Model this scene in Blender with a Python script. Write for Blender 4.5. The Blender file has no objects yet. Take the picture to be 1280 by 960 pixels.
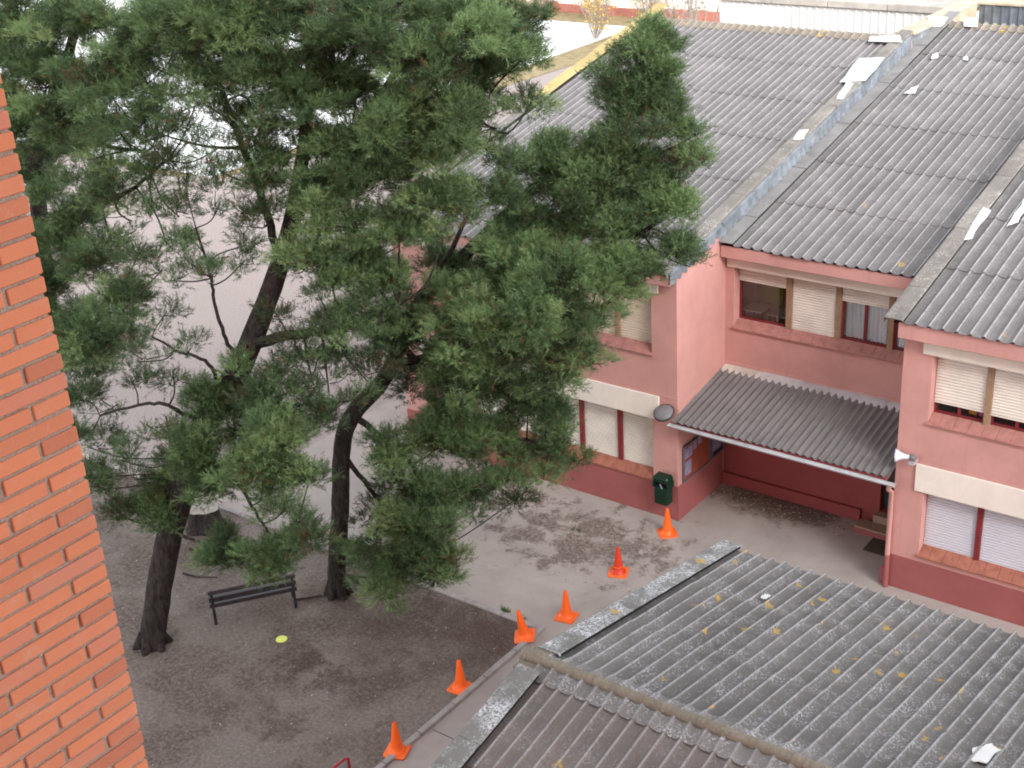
import bpy, math, random
import numpy as np
from mathutils import Matrix, Vector

random.seed(7)
rng = np.random.default_rng(11)
SC = bpy.context.scene
COL = SC.collection

# ------------------------------------------------------------------ camera
FPX = 1724.6
CAM = np.array([0.0, 0.0, 16.8])
def cam_rows(p, r, y):
    f = np.array([math.sin(y)*math.cos(p), math.cos(y)*math.cos(p), -math.sin(p)])
    rt = np.array([math.cos(y), -math.sin(y), 0.0]); up = np.cross(rt, f)
    c, s = math.cos(r), math.sin(r)
    return np.array([c*rt+s*up, -(-s*rt+c*up), f])
MR = cam_rows(math.radians(25.066), math.radians(-3.576), math.radians(-37.946))
cd = bpy.data.cameras.new('camera'); cam = bpy.data.objects.new('camera', cd); COL.objects.link(cam)
cd.sensor_width = 36.0; cd.lens = 36.0*FPX/1280.0; cd.clip_end = 600.0; cd.clip_start = 0.05
m4 = Matrix.Identity(4)
for i in range(3):
    m4[i][0] = MR[0][i]; m4[i][1] = -MR[1][i]; m4[i][2] = -MR[2][i]; m4[i][3] = CAM[i]
cam.matrix_world = m4
SC.camera = cam

# ------------------------------------------------------------------ light
SUN_EL = math.radians(33.0)
SUN_AZ = math.atan2(0.83, -0.56)          # towards +X and -Y, behind the brick block
w = bpy.data.worlds.new('World'); SC.world = w; w.use_nodes = True
nt = w.node_tree; bg = nt.nodes['Background']
sky = nt.nodes.new('ShaderNodeTexSky'); sky.sky_type = 'NISHITA'; sky.sun_disc = False
sky.sun_elevation = SUN_EL; sky.sun_rotation = SUN_AZ
sky.air_density = 1.0; sky.dust_density = 1.0; sky.ozone_density = 1.0
hs = nt.nodes.new('ShaderNodeHueSaturation'); hs.inputs['Saturation'].default_value = 0.2
nt.links.new(sky.outputs[0], hs.inputs['Color']); nt.links.new(hs.outputs[0], bg.inputs['Color'])
bg.inputs['Strength'].default_value = 0.15
sl = bpy.data.lights.new('sun', 'SUN'); sl.energy = 0.85; sl.angle = math.radians(26); sl.color = (1.0, 0.97, 0.95)
so = bpy.data.objects.new('sun', sl); COL.objects.link(so); so.location = (20, -20, 40)
sd = Vector((math.sin(SUN_AZ)*math.cos(SUN_EL), math.cos(SUN_AZ)*math.cos(SUN_EL), math.sin(SUN_EL)))
so.rotation_euler = sd.to_track_quat('Z', 'Y').to_euler()
SC.view_settings.view_transform = 'Standard'; SC.view_settings.look = 'None'
SC.view_settings.exposure = 1.9; SC.view_settings.gamma = 1.0
SC.view_settings.use_curve_mapping = False
SC.render.engine = 'CYCLES'
SC.cycles.pixel_filter_type = 'BLACKMAN_HARRIS'; SC.cycles.filter_width = 1.9
SC.cycles.max_bounces = 6; SC.cycles.transparent_max_bounces = 12

# ------------------------------------------------------------------ helpers
def ray(px, py):
    return MR.T @ np.array([(px-640)/FPX, (py-480)/FPX, 1.0])
def at_y(px, py, Y):                      # the world point on the plane y = Y that lies behind a photo pixel
    d = ray(px, py); return CAM + d*((Y-CAM[1])/d[1])

WL = {}
class MB:
    def __init__(s): s.v = []; s.f = []; s.sm = []
    def add(s, vs, fs, smooth=False):
        b = len(s.v); s.v += [tuple(map(float, q)) for q in vs]
        for f in fs: s.f.append(tuple(b+i for i in f)); s.sm.append(smooth)
        return s
    def box(s, x0, x1, y0, y1, z0, z1):
        return s.add([(x0,y0,z0),(x1,y0,z0),(x1,y1,z0),(x0,y1,z0),(x0,y0,z1),(x1,y0,z1),(x1,y1,z1),(x0,y1,z1)],
            [(0,3,2,1),(4,5,6,7),(0,1,5,4),(1,2,6,5),(2,3,7,6),(3,0,4,7)])
    def cbox(s, x0, x1, y0, y1, z0, z1, c=0.01):     # box with chamfered edges
        vs = []; 
        for (x, dx) in ((x0, 1), (x1, -1)):
            for (y, dy) in ((y0, 1), (y1, -1)):
                for (z, dz) in ((z0, 1), (z1, -1)):
                    vs += [(x, y+dy*c, z+dz*c), (x+dx*c, y, z+dz*c), (x+dx*c, y+dy*c, z)]
        I = lambda i, j, k, a: ((i*2+j)*2+k)*3+a
        fs = []
        for i in (0,1): fs.append([I(i,0,0,0), I(i,1,0,0), I(i,1,1,0), I(i,0,1,0)])
        for j in (0,1): fs.append([I(0,j,0,1), I(1,j,0,1), I(1,j,1,1), I(0,j,1,1)])
        for k in (0,1): fs.append([I(0,0,k,2), I(1,0,k,2), I(1,1,k,2), I(0,1,k,2)])
        for i in (0,1):
            for j in (0,1): fs.append([I(i,j,0,0), I(i,j,1,0), I(i,j,1,1), I(i,j,0,1)])
        for i in (0,1):
            for k in (0,1): fs.append([I(i,0,k,0), I(i,1,k,0), I(i,1,k,2), I(i,0,k,2)])
        for j in (0,1):
            for k in (0,1): fs.append([I(0,j,k,1), I(1,j,k,1), I(1,j,k,2), I(0,j,k,2)])
        for i in (0,1):
            for j in (0,1):
                for k in (0,1): fs.append([I(i,j,k,0), I(i,j,k,1), I(i,j,k,2)])
        c0 = np.array([(x0+x1)/2, (y0+y1)/2, (z0+z1)/2]); V = np.array(vs)
        out = []
        for f in fs:
            n = np.cross(V[f[1]]-V[f[0]], V[f[2]]-V[f[0]])
            out.append(f if np.dot(n, V[f].mean(0)-c0) > 0 else f[::-1])
        return s.add(vs, out)
    def tube(s, path, radii, n=10, cap=True, jit=0.0, smooth=True):
        P = np.array(path, float); k = len(P); rr = np.ones(k)*np.array(radii)
        T = np.gradient(P, axis=0); T /= np.linalg.norm(T, axis=1)[:, None]+1e-9
        u = np.cross(T[0], (0.31, 0.92, 0.11)); 
        if np.linalg.norm(u) < 1e-3: u = np.cross(T[0], (1, 0, 0))
        u /= np.linalg.norm(u); vs = []
        for i in range(k):
            u = u-T[i]*np.dot(u, T[i]); u /= np.linalg.norm(u); v = np.cross(T[i], u)
            for j in range(n):
                a = 2*math.pi*j/n; q = rr[i]*(1+(jit*(rng.random()-.5) if jit else 0))
                vs.append(P[i]+q*(math.cos(a)*u+math.sin(a)*v))
        fs = [(i*n+j, i*n+(j+1) % n, (i+1)*n+(j+1) % n, (i+1)*n+j) for i in range(k-1) for j in range(n)]
        s.add(vs, fs, smooth)
        if cap:
            s.add(vs[:n], [tuple(range(n))[::-1]]); s.add(vs[-n:], [tuple(range(n))])
        return s
    def lathe(s, prof, c=(0,0,0), n=20, smooth=True, M=None):
        vs = []
        for (r, z) in prof:
            for j in range(n):
                a = 2*math.pi*j/n; p = np.array((r*math.cos(a), r*math.sin(a), z))
                if M is not None: p = M @ p
                vs.append(p+np.array(c))
        k = len(prof)
        return s.add(vs, [(i*n+j, i*n+(j+1) % n, (i+1)*n+(j+1) % n, (i+1)*n+j) for i in range(k-1) for j in range(n)], smooth)
    def mesh(s, name, mat, off=(0,0,0)):
        me = bpy.data.meshes.new(name)
        me.from_pydata([(a-off[0], b-off[1], c-off[2]) for a, b, c in s.v], [], s.f)
        me.polygons.foreach_set('use_smooth', s.sm)
        if mat: me.materials.append(mat)
        return me
    def build(s, name, mat, parent=None, local=False):
        off = WL.get(parent.name, (0,0,0)) if (parent and not local) else (0,0,0)
        return link(name, s.mesh(name, mat, off), parent)

def link(name, me, parent=None, loc=(0,0,0), rot=(0,0,0), scale=(1,1,1)):
    o = bpy.data.objects.new(name, me); COL.objects.link(o)
    o.location = loc; o.rotation_euler = rot; o.scale = scale
    if parent:
        o.parent = parent; WL[o.name] = WL.get(parent.name, (0,0,0))
    return o
def wlink(name, me, parent, wloc, rot=(0,0,0), scale=(1,1,1)):   # piece given by its place in the world
    b = WL.get(parent.name, (0,0,0))
    return link(name, me, parent, (wloc[0]-b[0], wloc[1]-b[1], wloc[2]-b[2]), rot, scale)
def tag(o, label=None, cat=None, group=None, kind=None):
    if label: o['label'] = label
    if cat: o['category'] = cat
    if group: o['group'] = group
    if kind: o['kind'] = kind
    return o
def thing(name, label, cat, loc=(0,0,0), rz=0.0, group=None):
    o = bpy.data.objects.new(name, None); COL.objects.link(o); o.empty_display_size = .2
    o.location = loc; o.rotation_euler = (0,0,rz); WL[o.name] = tuple(loc)
    return tag(o, label, cat, group)
def copy_tree(o, parent=None):
    c = o.copy(); COL.objects.link(c)
    if parent: c.parent = parent
    for ch in o.children: copy_tree(ch, c)
    return c

# ------------------------------------------------------------------ materials
class NT:
    def __init__(s, name):
        s.m = bpy.data.materials.new(name); s.m.use_nodes = True; s.t = s.m.node_tree
        s.b = s.t.nodes['Principled BSDF']; s.b.inputs['Specular IOR Level'].default_value = 0.25
    def n(s, typ, **kw):
        q = s.t.nodes.new(typ)
        for k, v in kw.items():
            if hasattr(q, k): setattr(q, k, v)
            else: q.inputs[k.replace('_', ' ')].default_value = v
        return q
    def l(s, a, b): s.t.links.new(a, b)
    def pos(s):
        if not hasattr(s, '_p'): s._p = s.n('ShaderNodeNewGeometry').outputs['Position']
        return s._p
    def obj(s):
        if not hasattr(s, '_o'): s._o = s.n('ShaderNodeTexCoord').outputs['Object']
        return s._o
    def noise(s, scale, detail=4, rough=.55, vec=None, dist=0.0):
        q = s.n('ShaderNodeTexNoise', Scale=scale, Detail=detail, Roughness=rough, Distortion=dist)
        s.l(vec if vec is not None else s.pos(), q.inputs['Vector']); return q.outputs['Fac']
    def ramp(s, fac, stops):
        q = s.n('ShaderNodeValToRGB'); e = q.color_ramp.elements
        while len(e) < len(stops): e.new(.5)
        for i, (p, c) in enumerate(stops):
            e[i].position = p; e[i].color = (*c, 1) if len(c) == 3 else c
        s.l(fac, q.inputs[0]); return q.outputs[0]
    def mask(s, fac, a, b):
        q = s.n('ShaderNodeMapRange'); q.clamp = True
        q.inputs[1].default_value = a; q.inputs[2].default_value = b
        s.l(fac, q.inputs[0]); return q.outputs[0]
    def math(s, op, a, b=None):
        q = s.n('ShaderNodeMath'); q.operation = op
        for i, x in enumerate((a, b)):
            if x is None: continue
            if isinstance(x, (int, float)): q.inputs[i].default_value = x
            else: s.l(x, q.inputs[i])
        return q.outputs[0]
    def mix(s, fac, a, b, mode='MIX'):
        q = s.n('ShaderNodeMixRGB'); q.blend_type = mode
        for i, x in enumerate((fac, a, b)):
            if isinstance(x, (int, float)): q.inputs[i].default_value = x
            elif isinstance(x, tuple): q.inputs[i].default_value = (*x, 1)
            else: s.l(x, q.inputs[i])
        return q.outputs[0]
    def col(s, c):
        if isinstance(c, tuple): s.b.inputs['Base Color'].default_value = (*c, 1)
        else: s.l(c, s.b.inputs['Base Color'])
        return s
    def rough(s, r): s.b.inputs['Roughness'].default_value = r; return s
    def bump(s, fac, strength=.3, dist=.01):
        q = s.n('ShaderNodeBump'); q.inputs['Strength'].default_value = strength; q.inputs['Distance'].default_value = dist
        s.l(fac, q.inputs['Height']); s.l(q.outputs[0], s.b.inputs['Normal']); return s

def plain(name, c, rough=.6, var=.12, scale=3.0, bump=0.0, spec=.25, metal=0.0, dirt=0.0):
    t = NT(name); n1 = t.noise(scale, 5, .6)
    lo = tuple(x*(1-var) for x in c); hi = tuple(min(1, x*(1+var)) for x in c)
    cc = t.ramp(n1, [(.3, lo), (.7, hi)])
    if dirt:
        cc = t.mix(t.math('MULTIPLY', t.mask(t.noise(scale*.6, 6, .7), .5, .72), dirt), cc, tuple(x*.45 for x in c))
    t.col(cc).rough(rough); t.b.inputs['Specular IOR Level'].default_value = spec; t.b.inputs['Metallic'].default_value = metal
    if bump: t.bump(t.noise(scale*25, 3, .6), bump, .004)
    return t.m

def render_wall(name, c, streak=.4):
    # painted render: fine grain, faint blotches and vertical rain streaks
    t = NT(name)
    cc = t.ramp(t.noise(1.1, 6, .65), [(.3, tuple(x*.89 for x in c)), (.7, tuple(min(1, x*1.08) for x in c))])
    cc = t.mix(t.math('MULTIPLY', t.mask(t.noise(.7, 3, .5, None, .5), .55, .6), .14), cc, tuple(min(1, x*1.25) for x in c))
    mp = t.n('ShaderNodeMapping'); mp.inputs['Scale'].default_value = (7, 7, .5); t.l(t.pos(), mp.inputs['Vector'])
    st = t.mask(t.noise(1.0, 5, .7, mp.outputs[0]), .56, .8)
    cc = t.mix(t.math('MULTIPLY', st, streak), cc, tuple(x*.6 for x in c))
    cc = t.mix(t.math('MULTIPLY', t.mask(t.noise(55, 2, .5), .45, .75), .12), cc, tuple(x*.7 for x in c))
    t.col(cc).rough(.85).bump(t.noise(90, 3, .6), .35, .006)
    return t.m

def fibro(name, base, pale, pitch, lich=.3, yellow=.0, dark=.4, crest=.5, stain=(.07,.065,.06)):
    # weathered fibre-cement sheet: worn pale crests, grey-white lichen crust, orange lichen spots
    t = NT(name)
    cc = t.ramp(t.noise(.9, 5, .65), [(.28, tuple(x*.78 for x in base)), (.72, tuple(x*1.15 for x in base))])
    ri = t.n('ShaderNodeObjectInfo').outputs['Random']
    cc = t.mix(t.math('MULTIPLY', t.mask(ri, 0, 1), .38), cc, tuple(x*.62 for x in base))
    mp = t.n('ShaderNodeMapping'); mp.inputs['Scale'].default_value = (14, 1.2, 1.2); t.l(t.pos(), mp.inputs['Vector'])
    cc = t.mix(t.math('MULTIPLY', t.mask(t.noise(1, 5, .7, mp.outputs[0]), .45, .75), dark), cc, stain)
    if crest:
        sx = t.n('ShaderNodeSeparateXYZ'); t.l(t.obj(), sx.inputs[0])
        wv = t.math('COSINE', t.math('MULTIPLY', sx.outputs[0], 2*math.pi/pitch))
        cr = t.math('MULTIPLY', t.mask(wv, .84, .99), t.mask(t.noise(9, 4, .7), .3, .5))
        cc = t.mix(t.math('MULTIPLY', cr, crest), cc, pale)
    if lich:
        a = t.mask(t.noise(2.2, 4, .6), *((.40, .62) if lich >= 1 else (.44, .66))); b = t.mask(t.noise(26, 4, .7), *((.44, .58) if lich >= 1 else (.5, .62)))
        cc = t.mix(t.math('MULTIPLY', t.math('MULTIPLY', a, b), lich), cc, tuple(min(.8, x*1.25) for x in pale))
        vo = t.n('ShaderNodeTexVoronoi'); vo.inputs['Scale'].default_value = 15; t.l(t.pos(), vo.inputs['Vector'])
        sp = t.math('MULTIPLY', t.mask(vo.outputs['Distance'], .26, .14), t.mask(t.noise(3.1, 2), .38, .55))
        cc = t.mix(t.math('MULTIPLY', sp, lich*.55), cc, pale)
    if yellow:
        vo = t.n('ShaderNodeTexVoronoi'); vo.inputs['Scale'].default_value = 2.3
        dv = t.n('ShaderNodeVectorMath'); dv.operation = 'ADD'
        nz = t.n('ShaderNodeTexNoise', Scale=9.0, Detail=3.0); t.l(t.pos(), nz.inputs['Vector'])
        sc = t.n('ShaderNodeVectorMath'); sc.operation = 'SCALE'; sc.inputs[3].default_value = .22
        t.l(nz.outputs['Color'], sc.inputs[0]); t.l(t.pos(), dv.inputs[0]); t.l(sc.outputs[0], dv.inputs[1])
        t.l(dv.outputs[0], vo.inputs['Vector'])
        wn = t.n('ShaderNodeSeparateXYZ'); t.l(vo.outputs['Color'], wn.inputs[0])
        sp = t.math('MULTIPLY', t.mask(vo.outputs['Distance'], .22, .15), t.mask(wn.outputs[0], 1-yellow*.6, 1-yellow*.6+.05))
        sp = t.math('MULTIPLY', sp, t.mask(t.noise(40, 3, .7), .36, .52))
        cc = t.mix(t.math('MULTIPLY', sp, .85), cc, (.52, .33, .05))
    t.col(cc).rough(.92); t.b.inputs['Specular IOR Level'].default_value = .15
    t.bump(t.noise(70, 4, .7), .5, .008)
    return t.m

WP = .253                                  # wave pitch of the big roofs
M = {}
M['pink'] = render_wall('pink_render', (.545, .285, .253))
M['plinth'] = render_wall('red_plinth_paint', (.315, .10, .095), .3)
M['recess_red'] = render_wall('red_recess_paint', (.30, .07, .068), .2)
M['cream'] = render_wall('cream_panel', (.76, .69, .61), .22)
M['shutter'] = plain('shutter_plastic', (.74, .69, .62), .5, .06, 2.5, dirt=.25)
M['shutter_warm'] = plain('shutter_plastic_aged', (.70, .60, .48), .55, .1, 3.0, dirt=.35)
M['shutter_white'] = plain('shutter_plastic_white', (.60, .60, .65), .45, .04, 2.0)
M['maroon'] = plain('maroon_paint', (.20, .028, .032), .45, .15, 6)
M['tan'] = plain('tan_post_paint', (.30, .195, .125), .6, .15, 6, dirt=.3)
M['sill'] = plain('sill_tile', (.33, .125, .085), .7, .2, 7, bump=.2, dirt=.4)
M['sill_dull'] = plain('sill_tile_dull', (.36, .165, .14), .75, .18, 7, bump=.2, dirt=.5)
M['fibro'] = fibro('fibre_cement_roof', (.185, .174, .172), (.42, .40, .395), WP, .35, .06, .34, .75)
M['fibro_near'] = fibro('fibre_cement_lichened', (.168, .157, .149), (.40, .40, .41), WP, .75, .62, .22, .62)
M['fibro_near_low'] = fibro('fibre_cement_brown', (.185, .16, .145), (.36, .345, .35), WP, .45, .25, .22, .65)
M['fibro_canopy'] = fibro('fibre_cement_canopy', (.185, .172, .168), (.30, .285, .28), .168, .05, 0, .55, .4, (.05,.046,.048))
M['cap'] = fibro('verge_cap_cement', (.225, .205, .185), (.52, .50, .46), .4, .6, .3, .35, 0)
M['cap_near'] = fibro('verge_cap_lichened', (.21, .203, .188), (.48, .49, .51), .4, 1.0, .5, .3, 0)
M['cap_yellow'] = fibro('verge_cap_yellow_lichen', (.47, .36, .16), (.56, .48, .32), .4, .4, .0, .1, 0, (.35,.24,.06))
M['ridge_roll'] = fibro('ridge_roll_lichened', (.235, .20, .155), (.45, .43, .39), .4, .3, .1, .5, 0)
M['galv'] = plain('galvanised_metal', (.25, .28, .31), .45, .35, 2.5, dirt=.6, metal=.35)
M['galv_dark'] = plain('galvanised_metal_dull', (.20, .225, .25), .5, .3, 2.0, dirt=.5, metal=.3)
M['zinc'] = plain('zinc_gutter', (.52, .52, .53), .4, .15, 3.0, dirt=.4, metal=.3)
M['mastic'] = plain('white_mastic', (.62, .62, .61), .6, .05, 4.0, bump=.3)
M['white_metal'] = plain('white_ribbed_metal', (.82, .80, .76), .5, .04, 1.5)
M['coping'] = plain('concrete_coping', (.46, .42, .37), .9, .22, 2.0, bump=.3, dirt=.5)
M['beige_coping'] = plain('beige_coping', (.50, .42, .31), .9, .22, 2.0, bump=.3, dirt=.4)
M['dark_metal'] = plain('dark_iron', (.03, .03, .035), .45, .3, 8, metal=.2)
M['black'] = plain('dark_gap', (.012, .012, .012), .9, .1, 3)
M['room'] = plain('room_plaster', (.72, .70, .78), .9, .1, 2)
M['room_green'] = plain('green_board', (.24, .3, .06), .8, .15, 2)
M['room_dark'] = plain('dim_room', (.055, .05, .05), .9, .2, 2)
M['desk'] = plain('desk_top', (.8, .8, .74), .5, .08, 3)
M['desk_green'] = plain('desk_top_green', (.42, .5, .44), .5, .08, 3)
M['curtain'] = plain('white_net_curtain', (.84, .85, .9), .85, .05, 3)
M['door'] = plain('dark_door', (.045, .06, .06), .4, .2, 4)
M['step'] = plain('terrazzo_step', (.32, .22, .16), .8, .15, 9, bump=.3)
M['mat'] = plain('door_mat', (.075, .06, .045), 1.0, .2, 20, bump=.5)
M['bin'] = plain('bin_green', (.006, .026, .014), .4, .2, 5)
M['lamp'] = plain('lamp_grey', (.17, .16, .165), .45, .15, 8, dirt=.5)
M['horn'] = plain('horn_white', (.62, .66, .74), .4, .06, 6)
M['cork'] = plain('noticeboard_red', (.27, .065, .04), .8, .15, 5)
M['paper'] = plain('notice_paper', (.25, .23, .33), .7, .3, 8)
M['frame_dark'] = plain('notice_frame', (.16, .16, .2), .4, .1, 5, metal=.3)
M['alu'] = plain('aluminium', (.55, .55, .60), .35, .05, 5, metal=.4)
M['cone'] = plain('cone_orange', (.95, .135, .012), .42, .05, 6, spec=.4)
M['cone_base'] = plain('cone_orange_base', (.88, .16, .035), .5, .12, 9, spec=.3, dirt=.2)
M['cone_red'] = plain('cone_red', (.62, .045, .015), .42, .08, 6, spec=.4)
M['bench'] = plain('bench_dark_timber', (.035, .028, .032), .5, .3, 9, bump=.2)
M['bench_edge'] = plain('bench_worn_timber', (.055, .045, .047), .5, .3, 9, bump=.2)
M['disc'] = plain('yellow_plastic', (.72, .80, .16), .45, .05, 4)
M['stump_cut'] = plain('cut_wood', (.33, .29, .255), .8, .12, 9, bump=.3)
M['red_frame'] = plain('red_tube', (.36, .02, .03), .4, .1, 8)
M['panel_grey'] = plain('grey_panel', (.30, .31, .33), .5, .1, 4)
M['teal'] = plain('teal_plastic', (.018, .05, .055), .5, .2, 3, dirt=.3)
M['teal_pale'] = plain('teal_plastic_pale', (.08, .13, .13), .5, .15, 3, dirt=.3)
M['orange_box'] = plain('orange_card', (.75, .30, .03), .7, .05, 4)
M['pink_box'] = plain('magenta_card', (.65, .10, .38), .7, .05, 4)
M['far_red'] = plain('far_wall_red', (.42, .17, .13), .9, .2, 1.2, dirt=.3)
M['far_white'] = plain('far_wall_white', (.80, .78, .74), .9, .05, 1)

t = NT('window_glass'); tr = t.n('ShaderNodeBsdfTransparent'); gl = t.n('ShaderNodeBsdfGlossy', Roughness=.03)
tr.inputs[0].default_value = (.95, .97, .97, 1); fr = t.n('ShaderNodeFresnel', IOR=1.5); mx = t.n('ShaderNodeMixShader')
t.l(fr.outputs[0], mx.inputs[0]); t.l(tr.outputs[0], mx.inputs[1]); t.l(gl.outputs[0], mx.inputs[2])
t.l(mx.outputs[0], t.t.nodes['Material Output'].inputs['Surface']); M['glass'] = t.m

t = NT('brick_clay')
ri = t.n('ShaderNodeObjectInfo').outputs['Random']
cc = t.ramp(ri, [(0, (.40, .15, .095)), (.25, (.50, .19, .105)), (.7, (.57, .215, .115)), (1, (.49, .20, .135))])
cc = t.mix(t.math('MULTIPLY', t.mask(t.noise(24, 5, .65), .42, .75), .3), cc, (.5, .18, .11))
cc = t.mix(t.math('MULTIPLY', t.mask(t.noise(160, 3, .6), .55, .75), .25), cc, (.66, .34, .2))
cc = t.mix(t.math('MULTIPLY', t.math('MULTIPLY', t.mask(t.noise(11, 4, .6), .55, .72), t.mask(t.noise(120, 3, .7), .42, .62)), .4), cc, (.5, .42, .36))
t.col(cc).rough(.85).bump(t.noise(220, 4, .65), .35, .003); M['brick'] = t.m
t = NT('lime_mortar')
cc = t.ramp(t.noise(190, 4, .75), [(.3, (.26, .2, .165)), (.5, (.47, .395, .335)), (.7, (.66, .58, .5))])
t.col(cc).rough(1).bump(t.noise(260, 4, .8), 1.0, .008); M['mortar'] = t.m
t = NT('brick_far')
bt = t.n('ShaderNodeTexBrick'); bt.inputs['Scale'].default_value = 1; bt.inputs['Brick Width'].default_value = .287
bt.inputs['Row Height'].default_value = .06; bt.inputs['Mortar Size'].default_value = .006
bt.inputs['Color1'].default_value = (.55, .185, .09, 1); bt.inputs['Color2'].default_value = (.47, .16, .09, 1); bt.inputs['Mortar'].default_value = (.34, .29, .24, 1)
cx = t.n('ShaderNodeSeparateXYZ'); t.l(t.pos(), cx.inputs[0]); cb = t.n('ShaderNodeCombineXYZ')
t.l(t.math('ADD', cx.outputs[0], cx.outputs[1]), cb.inputs[0]); t.l(cx.outputs[2], cb.inputs[1]); t.l(cb.outputs[0], bt.inputs['Vector'])
t.col(bt.outputs['Color']).rough(.85); M['brick_far'] = t.m

t = NT('bark')
mp = t.n('ShaderNodeMapping'); mp.inputs['Scale'].default_value = (9, 9, 2.2); t.l(t.pos(), mp.inputs['Vector'])
nb = t.noise(1.6, 6, .7, mp.outputs[0], .6)
cc = t.ramp(nb, [(.3, (.008, .006, .006)), (.5, (.032, .025, .023)), (.72, (.08, .063, .056))])
t.col(cc).rough(.95).bump(nb, 1.0, .05); M['bark'] = t.m
t = NT('grey_twig'); t.col(t.ramp(t.noise(8, 3), [(.3, (.022, .017, .015)), (.7, (.06, .048, .042))])).rough(.9); M['twig'] = t.m
t = NT('pale_twig'); t.col((.33, .28, .25)).rough(.9); M['pale_twig'] = t.m

def needles(name, ramp):
    t = NT(name); at = t.n('ShaderNodeAttribute'); at.attribute_name = 'tone'
    cc = t.ramp(at.outputs['Fac'], ramp)
    t.col(cc).rough(.55); t.b.inputs['Specular IOR Level'].default_value = .3
    tl = t.n('ShaderNodeBsdfTranslucent'); t.l(cc, tl.inputs[0]); mx = t.n('ShaderNodeMixShader'); mx.inputs[0].default_value = .22
    t.l(t.b.outputs[0], mx.inputs[1]); t.l(tl.outputs[0], mx.inputs[2])
    t.l(mx.outputs[0], t.t.nodes['Material Output'].inputs['Surface']); return t.m
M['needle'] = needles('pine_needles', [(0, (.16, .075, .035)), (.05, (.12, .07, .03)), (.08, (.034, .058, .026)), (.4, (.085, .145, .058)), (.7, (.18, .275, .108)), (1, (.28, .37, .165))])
M['yellow_leaf'] = needles('yellow_leaves', [(0, (.35, .2, .05)), (.5, (.62, .42, .07)), (1, (.72, .58, .2))])
M['dry_leaf'] = needles('dry_leaves', [(0, (.16, .09, .05)), (.5, (.34, .25, .14)), (1, (.6, .55, .42))])

# ground materials
def gpt(px, py): d = ray(px, py); return (CAM+d*(-CAM[2]/d[2]))[:2]
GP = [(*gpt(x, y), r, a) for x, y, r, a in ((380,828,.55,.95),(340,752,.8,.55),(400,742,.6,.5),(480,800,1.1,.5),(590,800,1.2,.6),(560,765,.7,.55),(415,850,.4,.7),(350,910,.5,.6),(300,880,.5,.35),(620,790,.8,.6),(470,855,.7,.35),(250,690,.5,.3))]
t = NT('bare_earth_with_needles')
a = t.noise(.55, 6, .62)
cc = t.ramp(t.noise(14, 5, .75), [(.28, (.125, .10, .087)), (.5, (.205, .168, .146)), (.75, (.32, .27, .24))])
br = t.mask(t.noise(.62, 5, .6, None, .4), .45, .58)
fine = t.mask(t.noise(11, 5, .75), .36, .6)
cc = t.mix(t.math('MULTIPLY', t.math('MULTIPLY', br, fine), .8), cc, (.075, .047, .034))
mp = t.n('ShaderNodeMapping'); mp.inputs['Rotation'].default_value = (0, 0, .9); mp.inputs['Scale'].default_value = (2.2, .7, 1); t.l(t.pos(), mp.inputs['Vector'])
cc = t.mix(t.math('MULTIPLY', t.mask(t.noise(1.1, 6, .7, mp.outputs[0], .8), .58, .7), .6), cc, (.07, .045, .035))
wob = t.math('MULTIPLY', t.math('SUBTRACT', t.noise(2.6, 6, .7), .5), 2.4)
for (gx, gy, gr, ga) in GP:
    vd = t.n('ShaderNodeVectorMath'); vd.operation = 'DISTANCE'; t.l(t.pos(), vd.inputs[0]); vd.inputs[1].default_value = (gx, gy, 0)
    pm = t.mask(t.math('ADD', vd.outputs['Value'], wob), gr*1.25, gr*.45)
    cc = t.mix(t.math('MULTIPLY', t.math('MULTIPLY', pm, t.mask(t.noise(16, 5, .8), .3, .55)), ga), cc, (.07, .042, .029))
cc = t.mix(t.math('MULTIPLY', t.mask(t.noise(75, 2, .6), .62, .72), .55), cc, (.55, .5, .47))
cc = t.mix(t.math('MULTIPLY', t.mask(t.noise(48, 3, .7), .6, .74), .5), cc, (.07, .055, .05))
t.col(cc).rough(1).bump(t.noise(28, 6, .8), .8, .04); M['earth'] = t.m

t = NT('gravelly_sand')
cc = t.ramp(t.noise(17, 5, .75), [(.28, (.225, .187, .172)), (.5, (.325, .275, .253)), (.75, (.46, .395, .37))])
cc = t.mix(t.math('MULTIPLY', t.mask(t.noise(.25, 5, .6), .45, .7), .4), cc, (.36, .3, .27))
cc = t.mix(t.math('MULTIPLY', t.mask(t.noise(.18, 4, .6, None, .5), .6, .72), .35), cc, (.2, .22, .09))
t.col(cc).rough(1).bump(t.noise(30, 5, .8), .6, .03); M['sand'] = t.m

t = NT('old_concrete')
cc = t.ramp(t.noise(.8, 6, .62), [(.28, (.31, .27, .245)), (.72, (.425, .372, .34))])
cc = t.mix(t.math('MULTIPLY', t.mask(t.noise(60, 3, .7), .5, .72), .3), cc, (.22, .19, .17))
cc = t.mix(t.math('MULTIPLY', t.mask(t.noise(2.6, 6, .7), .56, .72), .35), cc, (.20, .17, .15))
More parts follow.
